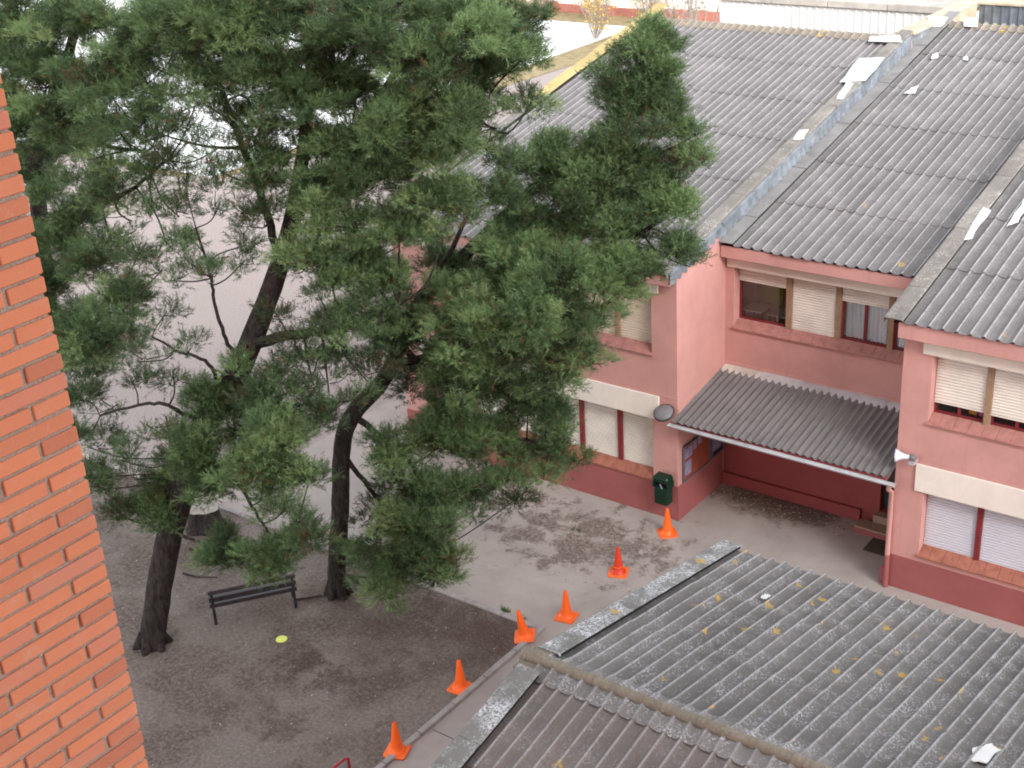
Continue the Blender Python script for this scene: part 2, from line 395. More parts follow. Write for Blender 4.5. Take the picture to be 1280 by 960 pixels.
# drift of brown pine needles swept against the facade
vd = t.n('ShaderNodeVectorMath'); vd.operation = 'DISTANCE'
mpp = t.n('ShaderNodeMapping'); mpp.inputs['Scale'].default_value = (.55, 1, 0); t.l(t.pos(), mpp.inputs['Vector'])
t.l(mpp.outputs[0], vd.inputs[0]); vd.inputs[1].default_value = (-15.7*.55, 22.4, 0)
dr = t.math('ADD', t.math('MULTIPLY', t.mask(vd.outputs[1 if vd.outputs[0].type == 'VECTOR' else 0], 3.1, .6), .5), t.math('MULTIPLY', t.math('SUBTRACT', t.noise(1.5, 6, .72, None, .25), .36), 1.5))
dr2 = t.n('ShaderNodeVectorMath'); dr2.operation = 'DISTANCE'; t.l(mpp.outputs[0], dr2.inputs[0]); dr2.inputs[1].default_value = (-12.6*.55, 26.1, 0)
d2 = t.math('ADD', t.mask(dr2.outputs[1 if dr2.outputs[0].type == 'VECTOR' else 0], 1.7, .2), t.math('SUBTRACT', t.noise(1.9, 5, .68, None, .6), .58))
dd = t.math('MULTIPLY', t.math('MAXIMUM', t.mask(dr, .56, .72), t.mask(d2, .42, .62)), t.mask(t.noise(13, 5, .8), .3, .55))
cc = t.mix(t.math('MULTIPLY', dd, .8), cc, (.085, .054, .039))
t.col(cc).rough(.95).bump(t.noise(45, 5, .7), .35, .01); M['concrete'] = t.m

t = NT('pale_court'); t.col(t.ramp(t.noise(.5, 4, .6), [(.3, (.74, .74, .72)), (.7, (.8, .8, .78))])).rough(.8); M['court'] = t.m
t = NT('dry_border'); t.col(t.ramp(t.noise(2.2, 6, .75), [(.3, (.13, .11, .05)), (.55, (.32, .25, .14)), (.75, (.22, .24, .1))])).rough(1); M['border'] = t.m
t = NT('far_ground'); t.col(t.ramp(t.noise(.1, 6, .6), [(.3, (.42, .36, .31)), (.7, (.55, .49, .44))])).rough(1); M['farground'] = t.m

# ------------------------------------------------------------------ the ground
def sheet(name, x0, x1, y0, y1, z, mat, label=None):
    o = MB().add([(x0,y0,z),(x1,y0,z),(x1,y1,z),(x0,y1,z)], [(0,1,2,3)]).build(name, mat)
    return tag(o, kind='structure')
KX, KY = -14.4, 18.95                     # kerb lines of the planted bed
sheet('ground', -700, 700, -700, 700, -.012, M['farground'])
sheet('sand_yard', -46.4, -24.5, 19.05, 74, -.004, M['sand'])
sheet('sand_yard_strip', -60, -46.4, 19.05, 38.9, -.004, M['sand'])
sheet('earth_bed', -60, KX-.1, 2.9, KY-.06, 0.0, M['earth'])
# concrete pavement with real joints: slabs
pav = sheet('pavement', -24.5, 4, KY+.06, 43, -.004, M['concrete'])
sheet('pavement_strip', KX+.06, 4, 2.9, KY+.06, -.004, M['concrete'])
sheet('court', -140, -46.5, 39.0, 74.4, .004, M['court'])
sheet('border_strip', -140, -20, 74.6, 77.2, .0, M['border'])
b = MB().add([(-46.4,39,.02),(-45.9,39,.02),(-43.4,74,.02),(-46.4,74,.02)], [(0,1,2,3)])
b.add([(-47.5,38.9,.02),(-60,38.9,.02),(-60,38.5,.02),(-47.8,38.4,.02)], [(0,1,2,3)])
tag(b.build('grass_verge', M['border']), kind='structure')

# kerbs: separate stones
kr = thing('kerb', 'low grey concrete kerb stones edging the bare tree bed', 'kerb', (KX, KY, 0))
ks = MB().cbox(-.065, .065, 0, .985, -.05, .085, .012).mesh('kerb_stone', M['coping'])
M['kerb'] = plain('kerb_concrete', (.33, .30, .285), .95, .2, 3, bump=.4, dirt=.35)
ks.materials[0] = M['kerb']
y = 3.0
while y < KY-.2:
    wlink('kerb_stone', ks, kr, (KX+random.uniform(-.008,.008), y, random.uniform(-.012,.006)), (0,0,random.uniform(-.006,.006))); y += 1.0
x = KX-.02
while x > -24.2:
    wlink('kerb_stone', ks, kr, (x, KY+.0, random.uniform(-.05,-.035)), (0,0,math.pi/2+random.uniform(-.006,.006))); x -= 1.0

# pavement joints: narrow dark grooves laid as thin strips on the strip along the kerb
j = MB()
for yy in (8.0, 11.6, 15.25):
    j.box(KX+.1, -10.3, yy-.008, yy+.008, -.003, -.001)
tag(j.build('pavement_joints', M['black']), kind='structure')

# ------------------------------------------------------------------ roofs
SL = math.radians(11.4); TS = math.tan(SL)
def wave_pts(nw, pitch, h, power):
    # rounded crests over flat or slightly dished valleys; power sets how narrow the crest is
    hw = .5 if power < 1.5 else .27
    us = [0, .05, .10, .15, .20, .27, .5, .73, .80, .85, .90, .95] if power >= 1.5 else [i/10 for i in range(10)]
    xs = [(i+u)*pitch for i in range(nw) for u in us]+[nw*pitch]
    def f(x):
        u = abs((x/pitch+.5) % 1.0-.5)
        c = .5+.5*math.cos(math.pi*min(u/hw, 1.0)); d = 0 if u <= hw or hw >= .5 else -.004*math.sin(math.pi/2*(u-hw)/(.5-hw))
        return h*c+d
    return np.array(xs), np.array([f(x) for x in xs])

def wave_mesh(name, nw, length, pitch, h, mat, power=2.6, seg=10, th=.007, rows=1):
    xs, z = wave_pts(nw, pitch, h, power); k = len(xs)
    mb = MB()
    top = [(x, yy, zz) for yy in (0, length) for x, zz in zip(xs, z)]
    bot = [(x, yy, zz-th) for yy in (0, length) for x, zz in zip(xs, z)]
    mb.add(top, [(i, i+1, k+i+1, k+i) for i in range(k-1)], True)
    mb.add(bot, [(i+1, i, k+i, k+i+1) for i in range(k-1)], True)
    ed = [(x, 0, zz) for x, zz in zip(xs, z)]+[(x, 0, zz-th) for x, zz in zip(xs, z)]
    mb.add(ed, [(i+1, i, k+i, k+i+1) for i in range(k-1)])
    ed = [(x, length, zz) for x, zz in zip(xs, z)]+[(x, length, zz-th) for x, zz in zip(xs, z)]
    mb.add(ed, [(i, i+1, k+i+1, k+i) for i in range(k-1)])
    return mb.mesh(name, mat)

def lay_sheets(parent, x0, x1, y_eave, z_eave, rows, row_len, ang, mat, pitch=WP, h=.052, power=2.6, down=False, nw=4):
    """sheets laid from the eave upwards (ang > 0 climbs towards +y; down=True: mirrored slope, y runs towards -y)"""
    W = nw*pitch; n = int(round((x1-x0)/W)); sc = (x1-x0)/(n*W); L = row_len/math.cos(SL)
    me = wave_mesh('sheet', nw, L+.14, pitch, h, mat, power, th=.012)
    for r in range(rows):
        d = r*row_len
        for i in range(n):
            lift = .004*(i % 2)+random.uniform(0, .004)
            yy = y_eave+(d if not down else -d); zz = z_eave+d*TS+lift+.006
            dl = random.uniform(-.028, .028)
            if not down:
                o = wlink('sheet', me, parent, (x0+i*W*sc, yy+dl, zz+dl*TS), (ang-.0085+random.uniform(-.001,.001), 0, 0), (sc,1,1))
            else:
                o = wlink('sheet', me, parent, (x0+(i+1)*W*sc, yy-dl, zz+dl*TS), (ang-.0085+random.uniform(-.001,.001), 0, math.pi), (sc,1,1))

def cap_mesh(name, width, length, mat, drop_l=.16, drop_r=.0, th=.012):
    # angular verge cap: flat top with folded edges
    pr = [(-.012, -drop_l), (0, .0), (.03, .02), (width-.03, .02), (width, .0)]
    if drop_r: pr.append((width+.012, -drop_r))
    mb = MB(); n = len(pr)
    top = [(a, yy, b) for yy in (0, length) for a, b in pr]
    mb.add(top, [(i, i+1, n+i+1, n+i) for i in range(n-1)])
    bot = [(a, yy, b-th) for yy in (0, length) for a, b in pr]
    mb.add(bot, [(i+1, i, n+i, n+i+1) for i in range(n-1)])
    for off in (0, n):
        mb.add(top[off:off+n]+bot[off:off+n], [(i, i+1, n+i+1, n+i) for i in range(n-1)])
    mb.add([top[0], top[n], bot[n], bot[0], top[n-1], top[2*n-1], bot[2*n-1], bot[n-1]], [(0,1,2,3), (4,5,6,7)])
    return mb.mesh(name, mat)
def lay_caps(parent, x, y0, z0, y1, me, step, sgn=1, name='verge_cap'):
    y = y0; i = 0
    while y < y1-.2:
        wlink(name, me, parent, (x+random.uniform(-.012,.012), y, z0+sgn*(y-y0)*TS+(.010 if i % 2 else 0)),
              (sgn*SL, 0, random.uniform(-.005,.005))); y += step*math.cos(SL); i += 1

# ------------------------------------------------------------------ school building
sch = thing('school_building', 'two-storey salmon pink school building with red plinth and stepped grey corrugated roofs', 'building', (-11.6, 25, 0))
YF, YM = 24.2, 26.4
XL0, XL1, XM1, XR1 = -22.4, -14.2, -9.06, 2.6
YB = 41.6

def wall_grid(mb, x0, x1, z0, z1, y0, y1, holes):
    xs = sorted(set([x0, x1]+[h[0] for h in holes]+[h[1] for h in holes]))
    zs = sorted(set([z0, z1]+[h[2] for h in holes]+[h[3] for h in holes]))
    for a, b in zip(xs[:-1], xs[1:]):
        run = None
        for c, d in zip(zs[:-1], zs[1:]):
            mx_, mz_ = (a+b)/2, (c+d)/2
            hit = any(h[0] < mx_ < h[1] and h[2] < mz_ < h[3] for h in holes)
            if hit:
                if run: mb.box(a, b, y0, y1, *run); run = None
            else: run = (run[0] if run else c, d)
        if run: mb.box(a, b, y0, y1, *run)
    return mb

LP = [(-14.85-1.09*i-.98, -14.85-1.09*i) for i in range(6)]          # panes of the left block
MPN = [(-13.98, -12.76), (-12.63, -11.57), (-11.45, -10.35), (-10.23, -9.2)]
RU = [(-8.47+1.13*i, -8.47+1.13*i+1.02) for i in range(8)]
RL = [(-8.45+1.17*i, -8.45+1.17*i+1.07) for i in range(8)]
HL_low = (LP[-1][0], LP[0][1], .95, 2.56); HL_up = (LP[-1][0], LP[0][1], 4.13, 5.66)
HM = (MPN[0][0], MPN[-1][1], 4.15, 5.68)
HR_low = (RL[0][0], RL[-1][1], .96, 2.5); HR_up = (RU[0][0], RU[-1][1], 4.0, 5.56)

wl = wall_grid(MB(), XL0, XL1, 0, 5.95, YF, YF+.3, [HL_low, HL_up])
wl.box(XL0, XL0+.3, YF+.3, YB, 0, 6.15)
# side wall of the left block, its top following the roof slope
za, zb = 6.2, 6.2+(37-23.9)*TS
wl.add([(XL1-.3,YF+.3,0),(XL1,YF+.3,0),(XL1,YB,0),(XL1-.3,YB,0),(XL1-.3,YF+.3,za),(XL1,YF+.3,za),(XL1,37,zb-.1),(XL1-.3,37,zb-.1),(XL1,YB,zb-.1),(XL1-.3,YB,zb-.1)],
       [(0,1,5,4),(1,2,8,6,5),(0,4,7,9,3),(4,5,6,7),(2,3,9,8),(6,8,9,7)])
wl.box(XL1-.3, XL1, YF, YF+.3, 5.95, 6.16)
wl.build('wall', M['pink'], sch)
wr = wall_grid(MB(), XM1, XR1, 0, 5.95, YF, YF+.3, [HR_low, HR_up])
wr.box(XM1, XM1+.3, YF+.3, YB, 0, 6.2); wr.build('wall', M['pink'], sch)
wm = wall_grid(MB(), XL1, XM1, 2.2, 5.98, YM, YM+.3, [HM]); wm.build('wall', M['pink'], sch)
wrec = wall_grid(MB(), XL1, XM1, 0, 2.2, YM, YM+.3, [(-10.2, -9.25, 0.36, 2.2)]); wrec.build('recess_wall', M['recess_red'], sch)
# thin rendered bands: string course over the canopy, ledge in the recess, floor line on the side wall
MB().box(XL1+.003, XM1, YM-.018, YM, 3.12, 3.25).build('band', M['pink'], sch)
MB().cbox(XL1, -10.62, YM-.1, YM, 0, .3, .01).build('ledge', M['recess_red'], sch)
bd = MB(); bd.add([(XL1, 24.22, 2.78),(XL1+.018, 24.22, 2.78),(XL1+.018, 26.39, 3.12),(XL1, 26.39, 3.12),(XL1, 24.22, 2.9),(XL1+.018, 24.22, 2.9),(XL1+.018, 26.39, 3.24),(XL1, 26.39, 3.24)],
   [(0,3,2,1),(4,5,6,7),(0,1,5,4),(1,2,6,5),(2,3,7,6),(3,0,4,7)]); bd.build('band', M['pink'], sch)

# plinths, slightly proud
MB().box(XL0-.02, XL1+.022, YF-.022, YF, 0, .91).box(XL1, XL1+.022, YF, YM-.1, 0, .9).build('plinth', M['plinth'], sch)
MB().box(XM1-.02, XR1, YF-.022, YF, 0, .79).build('plinth', M['plinth'], sch)

# window group
def slat_mesh(x0, x1, z0, z1, y, pitch=.062):
    mb = MB(); n = max(2, int((z1-z0)/pitch)); p = (z1-z0)/n; prof = []
    for i in range(n):
        b = z0+i*p; prof += [(y+.022, b), (y+.003, b+p*.14), (y-.008, b+p*.45), (y+.0, b+p*.84), (y+.022, b+p*.93)]
    prof.append((y+.022, z1))
    k = len(prof); vs = [(x0, a, b) for a, b in prof]+[(x1, a, b) for a, b in prof]
    mb.add(vs, [(i, k+i, k+i+1, i+1) for i in range(k-1)])
    mb.box(x0, x1, y-.01, y+.014, z0-.03, z0)
    return mb
def window_group(panes, zs, zt, yf, shut, sh_mat, post_mat, frame_mat, sill_mat, cream, tiles=True, zsf=None):
    """zs: sill height at the glass, zt: head; shut: lower edge of each roller shutter (None = closed)"""
    xa, xb = panes[0][0], panes[-1][1]
    if xa > xb: xa, xb = panes[-1][0], panes[0][1]
    yr = yf+.24; zsf = zsf or zs-.14
    # sloping tiled sill: one tile after another
    nt_ = int(round((xb-xa+.1)/.28)); tw = (xb-xa+.1)/nt_
    tm = MB(); tm.add([(0,0,0),(tw-.006,0,0),(tw-.006,.285,.155),(0,.285,.155),(0,0,-.03),(tw-.006,0,-.03),(tw-.006,.285,.1),(0,.285,.1)],
        [(0,1,2,3),(4,7,6,5),(0,4,5,1),(1,5,6,2),(3,2,6,7),(0,3,7,4)])
    tme = tm.mesh('sill_tile', sill_mat)
    for i in range(nt_):
        wlink('sill_tile', tme, sch, (xa-.05+i*tw, yf-.05, zsf+.004+random.uniform(0,.003)))
    for (a, b), zsh in zip(panes, shut):
        fr_ = MB()
        fr_.box(a, a+.05, yr+.04, yr+.09, zs, zt).box(b-.05, b, yr+.04, yr+.09, zs, zt)
        fr_.box(a+.05, b-.05, yr+.04, yr+.09, zs, zs+.05).box(a+.05, b-.05, yr+.04, yr+.09, zt-.05, zt)
        mid = (a+b)/2; two = not (yf > 26 and a < -13)
        if two: fr_.box(mid-.03, mid+.03, yr+.035, yr+.085, zs+.05, zt-.05)
        wdw = fr_.build('window', frame_mat, sch)
        for (p0, p1) in (((a+.05, mid-.03), (mid+.03, b-.05)) if two else ((a+.05, b-.05),)):
            MB().box(p0, p1, yr+.06, yr+.066, zs+.05, zt-.05).build('pane', M['glass'], wdw)
        slat_mesh(a+.012, b-.012, (zsh if zsh else zs+.035), zt+.05, yr).build('shutter', sh_mat, wdw)
    ps = sorted(panes)
    for (a0, b0), (a1, b1) in zip(ps[:-1], ps[1:]):
        MB().cbox(b0-.008, a1+.008, yr-.05, yr+.1, zs-.02, zt+.02, .008).build('window_post', post_mat, sch)
    c0, c1, cz0, cz1, pr = cream
    MB().cbox(c0, c1, yf-pr, yf+.1, cz0, cz1, .008).build('lintel_panel', M['cream'], sch)

window_group(LP, 1.07, 2.6, YF, [None]*6, M['shutter'], M['maroon'], M['maroon'], M['sill'], (XL0+.6, -14.67, 2.53, 3.12, .045))
window_group(LP, 4.26, 5.7, YF, [None]*6, M['shutter_warm'], M['tan'], M['maroon'], M['sill_dull'], (XL0+.6, -14.66, 5.62, 5.94, .05))
window_group(MPN, 4.28, 5.7, YM, [5.27, None, 5.24, 5.24], M['shutter'], M['tan'], M['maroon'], M['sill_dull'], (XL1+.06, XM1, 5.63, 5.93, .05))
window_group(RU, 4.15, 5.6, YF, [4.42, 4.40, 4.42, 4.45, 4.4, 4.4, 4.4, 4.4], M['shutter'], M['tan'], M['maroon'], M['sill_dull'], (-8.66, XR1, 5.50, 5.84, .05))
window_group(RL, 1.08, 2.5, YF, [None]*8, M['shutter_white'], M['maroon'], M['maroon'], M['sill'], (-8.63, XR1, 2.45, 3.07, .045))
# floor-line groove above the lower lintels, drawn as a thin drip ledge
MB().box(XL0, XL1+.01, YF-.012, YF, 3.13, 3.16).build('drip_ledge', M['pink'], sch)
MB().box(XM1, XR1, YF-.012, YF, 3.08, 3.11).build('drip_ledge', M['pink'], sch)

# rooms behind the glass
def room(x0, x1, y0, y1, z0, z1, mats):
    r = MB().add([(x0,y0,z0),(x1,y0,z0),(x1,y1,z0),(x0,y1,z0)], [(0,1,2,3)]).add([(x0,y0,z1),(x1,y0,z1),(x1,y1,z1),(x0,y1,z1)], [(0,3,2,1)])
    r.add([(x0,y0,z0),(x0,y1,z0),(x0,y1,z1),(x0,y0,z1)], [(0,1,2,3)]).add([(x1,y0,z0),(x1,y1,z0),(x1,y1,z1),(x1,y0,z1)], [(0,3,2,1)])
    r.add([(x0,y1,z0),(x1,y1,z0),(x1,y1,z1),(x0,y1,z1)], [(0,1,2,3)])
    return r.build('room', mats, sch)
room(-14.1, -12.7, YM+.36, 27.62, 3.45, 5.72, M['room'])
MB().box(-13.98, -13.28, 27.56, 27.59, 3.5, 5.7).build('wall_board', M['room_green'], sch)
MB().box(-13.24, -12.78, 27.42, 27.58, 3.6, 5.6).build('cupboard', M['maroon'], sch)
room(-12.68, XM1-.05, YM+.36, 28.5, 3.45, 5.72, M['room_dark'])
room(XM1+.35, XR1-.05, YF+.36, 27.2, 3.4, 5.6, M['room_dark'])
# net curtains
for a, b in MPN[2:]:
    mb = MB(); n = 60; xs = np.linspace(a+.02, b-.02, n); vs = []
    for zz in (4.32, 5.17):
        for i, x in enumerate(xs): vs.append((x, YM+.375+.022*math.sin(i*1.15)+.012*math.sin(i*.37+2), zz+(.02*math.sin(i*.8) if zz > 5 else 0)))
    mb.add(vs, [(i, i+1, n+i+1, n+i) for i in range(n-1)], True); mb.build('curtain', M['curtain'], sch)
# desks seen through the first window
def desk(label, x0, x1, y0, y1, z, mat):
    d = thing('desk', label, 'desk', ((x0+x1)/2, (y0+y1)/2, 3.45))
    MB().cbox(x0, x1, y0, y1, z-.03, z, .006).build('desk_top', mat, d)
    for xx in (x0+.05, x1-.05):
        for yy in (y0+.05, y1-.05): MB().tube([(xx,yy,3.45),(xx,yy,z-.03)], .018, 6).build('leg', M['dark_metal'], d)
desk('pale classroom desk seen through the half-shuttered window above the canopy', -14.0, -13.5, 26.85, 27.4, 4.44, M['desk'])
desk('grey-green classroom desk behind the half-shuttered window above the canopy', -13.42, -12.85, 26.9, 27.4, 4.40, M['desk_green'])
tag(MB().cbox(-7.82, -7.66, YF+.42, YF+.55, 4.2, 4.36, .008).box(-7.83, -7.65, YF+.41, YF+.56, 4.36, 4.375).build('storage_box', M['orange_box']), 'orange box on the sill behind the upper shuttered window', 'box')
tag(MB().cbox(-7.62, -7.48, YF+.42, YF+.55, 4.2, 4.34, .008).box(-7.63, -7.47, YF+.41, YF+.56, 4.34, 4.355).build('storage_box', M['pink_box']), 'magenta box on the sill behind the upper shuttered window', 'box')

# fascias under the eaves
MB().cbox(XL0-.05, XL1-.02, YF-.29, YF, 5.94, 6.19, .01).build('fascia', M['pink'], sch)
MB().cbox(XM1-.04, XR1, YF-.29, YF, 5.84, 6.17, .01).build('fascia', M['pink'], sch)
MB().cbox(XL1+.02, XM1, YM-.29, YM, 5.93, 6.21, .01).build('fascia', M['pink'], sch)

# --- the three stepped roofs
RLEN = 2.13
def roof_base(name, x0, x1, y0, z0, y1):
    d = MB(); z1 = z0+(y1-y0)*TS
    return d.add([(x0,y0,z0-.03),(x1,y0,z0-.03),(x1,y1,z1-.03),(x0,y1,z1-.03),(x0,y0,z0-.06),(x1,y0,z0-.06),(x1,y1,z1-.06),(x0,y1,z1-.06)],
        [(0,1,2,3),(4,7,6,5),(0,4,5,1),(1,5,6,2),(2,6,7,3),(3,7,4,0)]).build(name, M['black'], sch)
ZE = 6.205
rl = roof_base('roof', XL0-.1, XL1-.02, 23.95, ZE, 36.6)
lay_sheets(rl, XL0-.06, XL1-.30, 23.86, ZE, 6, RLEN, SL, M['fibro'])
rm = roof_base('roof', XL1+.02, XM1+.05, 26.15, ZE+.035, 38.9)
lay_sheets(rm, XL1+.33, XM1+.12, 26.06, ZE+.035, 6, RLEN, SL, M['fibro'])
rr_ = roof_base('roof', XM1-.15, XR1, 23.95, ZE-.02, 36.6)
lay_sheets(rr_, XM1+.06, XR1, 23.86, ZE-.02, 6, RLEN, SL, M['fibro'])

# verge caps
capm = cap_mesh('verge_cap', .36, 1.26, M['cap'], .02, .10)
lay_caps(rl, XL1-.38, 23.80, ZE+.065, 36.7, capm, 1.22)
capy = cap_mesh('verge_cap', .34, 1.26, M['cap'], .2, .0); capyy = cap_mesh('verge_cap', .42, 1.26, M['cap_yellow'], .3, .0)
lay_caps(rl, XL0-.22, 23.80, ZE+.07, 30.4, capy, 1.22)
lay_caps(rl, XL0-.34, 30.4, ZE+.075+(30.4-23.8)*TS, 36.7, capyy, 1.22)
capr = cap_mesh('verge_cap', .40, 1.26, M['cap'], .14, .0)
lay_caps(rr_, XM1-.30, 23.78, ZE+.055, 36.7, capr, 1.22)
# flat cement strip along the foot of the step
strip = MB().box(0, .34, 0, 1.24, 0, .014).mesh('step_strip', M['coping'])
M['step_strip'] = plain('step_strip_cement', (.235, .225, .22), .9, .2, 2.0, bump=.3, dirt=.4); strip.materials[0] = M['step_strip']
lay_caps(rm, XL1+.03, 26.02, ZE+.035+.075, 38.8, strip, 1.25, 1, 'step_strip')
# ribbed galvanised upstand along the step
def ribbed_upstand(y0, y1, top, bot, x, pitch, amp, mat, parent, name):
    n = int((y1-y0)/pitch*8); ys = np.linspace(y0, y1, n+1); vs = []; fs = []
    for i, yy in enumerate(ys):
        u = (yy/pitch) % 1.0
        d = amp if u < .42 else (amp*(1-(u-.42)/.12) if u < .54 else (0 if u < .86 else amp*(u-.86)/.14))
        vs += [(x+d, yy, bot(yy)), (x+d, yy, top(yy))]
    fs = [(2*i, 2*i+2, 2*i+3, 2*i+1) for i in range(n)]
    mb = MB().add(vs, fs)
    mb.add([(x-.01,y0,top(y0)-.02),(x+amp+.02,y0,top(y0)-.02),(x+amp+.02,y1,top(y1)-.02),(x-.01,y1,top(y1)-.02),
            (x-.01,y0,top(y0)+.012),(x+amp+.02,y0,top(y0)+.012),(x+amp+.02,y1,top(y1)+.012),(x-.01,y1,top(y1)+.012)],
           [(0,3,2,1),(4,5,6,7),(0,1,5,4),(1,2,6,5),(2,3,7,6),(3,0,4,7)])
    return mb.build(name, mat, parent)
ltop = lambda yy: ZE+.07+(yy-23.85)*TS
ribbed_upstand(23.86, 26.12, lambda y: ltop(y)-.035, lambda y: ltop(y)-.31+.05*math.sin(y*25)*.4, XL1+.004, .25, .045, M['galv'], rl, 'upstand')
ribbed_upstand(26.16, 36.75, lambda y: ltop(y)-.035, lambda y: ltop(y)-.43, XL1+.004, .25, .045, M['galv'], rl, 'upstand')

def gap_shade(parent, x, y0, z0, y1, sgn=1, r=.014):  # black strip put in as the shadow in the gap along roof edges
    MB().tube([(x, y0, z0), (x, (y0+y1)/2, z0+sgn*(y1-y0)/2*TS), (x, y1, z0+sgn*(y1-y0)*TS)], r, 6).build('gap_shade_strip', M['black'], parent)
gap_shade(rm, XL1+.375, 26.02, ZE+.035+.07, 38.6, 1, .016)
gap_shade(rr_, XM1+.11, 23.8, ZE+.055, 36.5)
gap_shade(rl, XL0+.13, 23.8, ZE+.07, 36.5, 1, .018)
# ridge caps: wavy saddle pieces along the tops
def saddle(nw, half, mat, lip=.016):
    mb = MB(); xs, z = wave_pts(nw, WP, .05, 2.6); z = z+lip; k = len(xs)
    c, s = math.cos(SL), math.sin(SL)
    for thk, fl in ((0, False), (-.009, True)):
        vs = [(x, -half*c, zz-half*s+thk) for x, zz in zip(xs, z)]+[(x, 0, zz+.035+thk) for x, zz in zip(xs, z)]+[(x, half*c, zz-half*s+thk) for x, zz in zip(xs, z)]
        fs = [(r*k+i, r*k+i+1, (r+1)*k+i+1, (r+1)*k+i) for r in range(2) for i in range(k-1)]
        mb.add(vs, [f[::-1] for f in fs] if fl else fs, True)
    vs = [(x, -half*c, zz-half*s) for x, zz in zip(xs, z)]+[(x, -half*c, zz-half*s-.009) for x, zz in zip(xs, z)]
    mb.add(vs, [(i+1, i, k+i, k+i+1) for i in range(k-1)])
    return mb
M['ridge_far'] = fibro('ridge_cap_cement', (.24, .205, .165), (.5, .44, .34), WP, .4, .5, .3, .4)
sm_ = saddle(4, .33, M['ridge_far']).mesh('ridge_cap', M['ridge_far'])
zr = ZE+(36.64-23.86)*TS
for i in range(8): wlink('ridge_cap', sm_, rl, (XL0-.06+i*4*WP*.985, 36.64, zr), scale=(.985,1,1))
for i in range(11): wlink('ridge_cap', sm_, rr_, (XM1+.06+i*4*WP*1.02, 36.64, zr), scale=(1.02,1,1))
zm_ = ZE+.035+(38.84-26.06)*TS
for i in range(5): wlink('ridge_cap', sm_, rm, (XL1+.33+i*4*WP*.973, 38.84, zm_), scale=(.973,1,1))
# back slopes and the level party wall behind the ridge
for x0, x1, yr, zz in ((XL0-.1, XL1-.3, 36.64, zr), (XL1, XM1, 38.84, zm_), (XM1, XR1, 36.64, zr)):
    q = MB().add([(x0,yr,zz-.02),(x1,yr,zz-.02),(x1,41.9,zz-1.1),(x0,41.9,zz-1.1)], [(0,1,2,3)]); q.build('back_slope', M['fibro_canopy'], sch)
pw = MB().box(XL1-.42, XL1+.02, 36.9, 41.9, 6.5, 8.83); pw.build('party_wall', M['beige_coping'], sch)
MB().cbox(XL1-.5, XL1+.06, 36.9, 41.9, 8.835, 8.9, .012).build('coping', M['beige_coping'], sch)
ribbed_upstand(36.9, 38.7, lambda y: 8.83, lambda y: min(8.81, ZE+.035+(y-26.06)*TS+.05), XL1+.024, .25, .03, M['galv'], sch, 'upstand')

# white mastic repairs
def patch(parent, pts, thick=.012):
    P = [Vector(p) for p in pts]; n = len(P)
    nrm = (P[1]-P[0]).cross(P[2]-P[0]).normalized()
    if nrm.z < 0: nrm = -nrm
    out = []
    for i in range(n):
        a, b = P[i], P[(i+1) % n]
        for s in range(4):
            q = a.lerp(b, s/4); out.append(q+Vector((random.uniform(-.02,.02), random.uniform(-.025,.025), 0)))
    k = len(out)
    vs = [tuple(q) for q in out]+[tuple(q+nrm*thick) for q in out]
    MB().add(vs, [tuple(range(k, 2*k))]+[(i, (i+1) % k, k+(i+1) % k, k+i) for i in range(k)]).build('repair_patch', M['mastic'], parent)
def on_plane(px, py, y0, z0, up):         # where a photo pixel meets a sloping roof plane
    d = ray(px, py); s = TS if up else -TS
    tt = (z0+s*(CAM[1]-y0)-CAM[2])/(d[2]-s*d[1]); return tuple(CAM+tt*d)
zc = ZE+.105
for pl, par, px in (((23.86, zc), rl, [(1050,103),(1083,101),(1105,72),(1074,73)]), ((23.86, zc), rl, [(1045,124),(1054,124),(1067,104),(1058,103)]),
                ((23.86, zc), rl, [(992,175),(1004,174),(1010,162),(999,163)]),
                ((23.86, zc+.02), rl, [(1085,52),(1128,53),(1124,44),(1088,46)]),
                ((23.86, zc), rr_, [(1205,300),(1214,299),(1238,263),(1229,259)]),
                ((23.86, ZE+.06), rr_, [(1258,283),(1272,278),(1290,252),(1280,250)]),
                ((26.06, ZE+.16), rm, [(1158,35),(1178,33),(1186,22),(1160,20)]),
                ((26.06, ZE+.12), rm, [(1204,33),(1222,34),(1222,23),(1206,22)]),
                ((26.06, ZE+.09), rm, [(1130,117),(1144,117),(1149,107),(1139,110)]),
                ((26.06, ZE+.09), rm, [(1164,74),(1173,72),(1172,66),(1165,69)]),
                ((26.06, ZE+.09), rm, [(1204,75),(1210,76),(1209,70),(1205,71)])):
    patch(par, [on_plane(x, y, pl[0], pl[1], True) for x, y in px])

# ------------------------------------------------------------------ entrance canopy (part of the school)
CY0, CY1 = 23.93, 26.36; CZ0 = 2.70; CA = math.atan2(3.12-CZ0, CY1-CY0)
cn = MB(); cn.add([(XL1+.01,CY0+.05,CZ0-.03),(XM1-.1,CY0+.05,CZ0-.03),(XM1-.1,CY1,3.03),(XL1+.01,CY1,3.03),(XL1+.01,CY0+.05,CZ0-.1),(XM1-.1,CY0+.05,CZ0-.1),(XM1-.1,CY1,2.96),(XL1+.01,CY1,2.96)],
    [(0,1,2,3),(4,7,6,5),(0,4,5,1),(1,5,6,2),(2,6,7,3),(3,7,4,0)])
canopy = cn.build('canopy', M['recess_red'], sch)
cp = .168; cw = wave_mesh('sheet', 5, (CY1-CY0)/math.cos(CA), cp, .046, M['fibro_canopy'], 1.15)
for i in range(6):
    wlink('sheet', cw, canopy, (XL1+.02+i*5*cp*1.008, CY0, CZ0+.004*(i % 2)), (CA, 0, 0), (1.008,1,1))
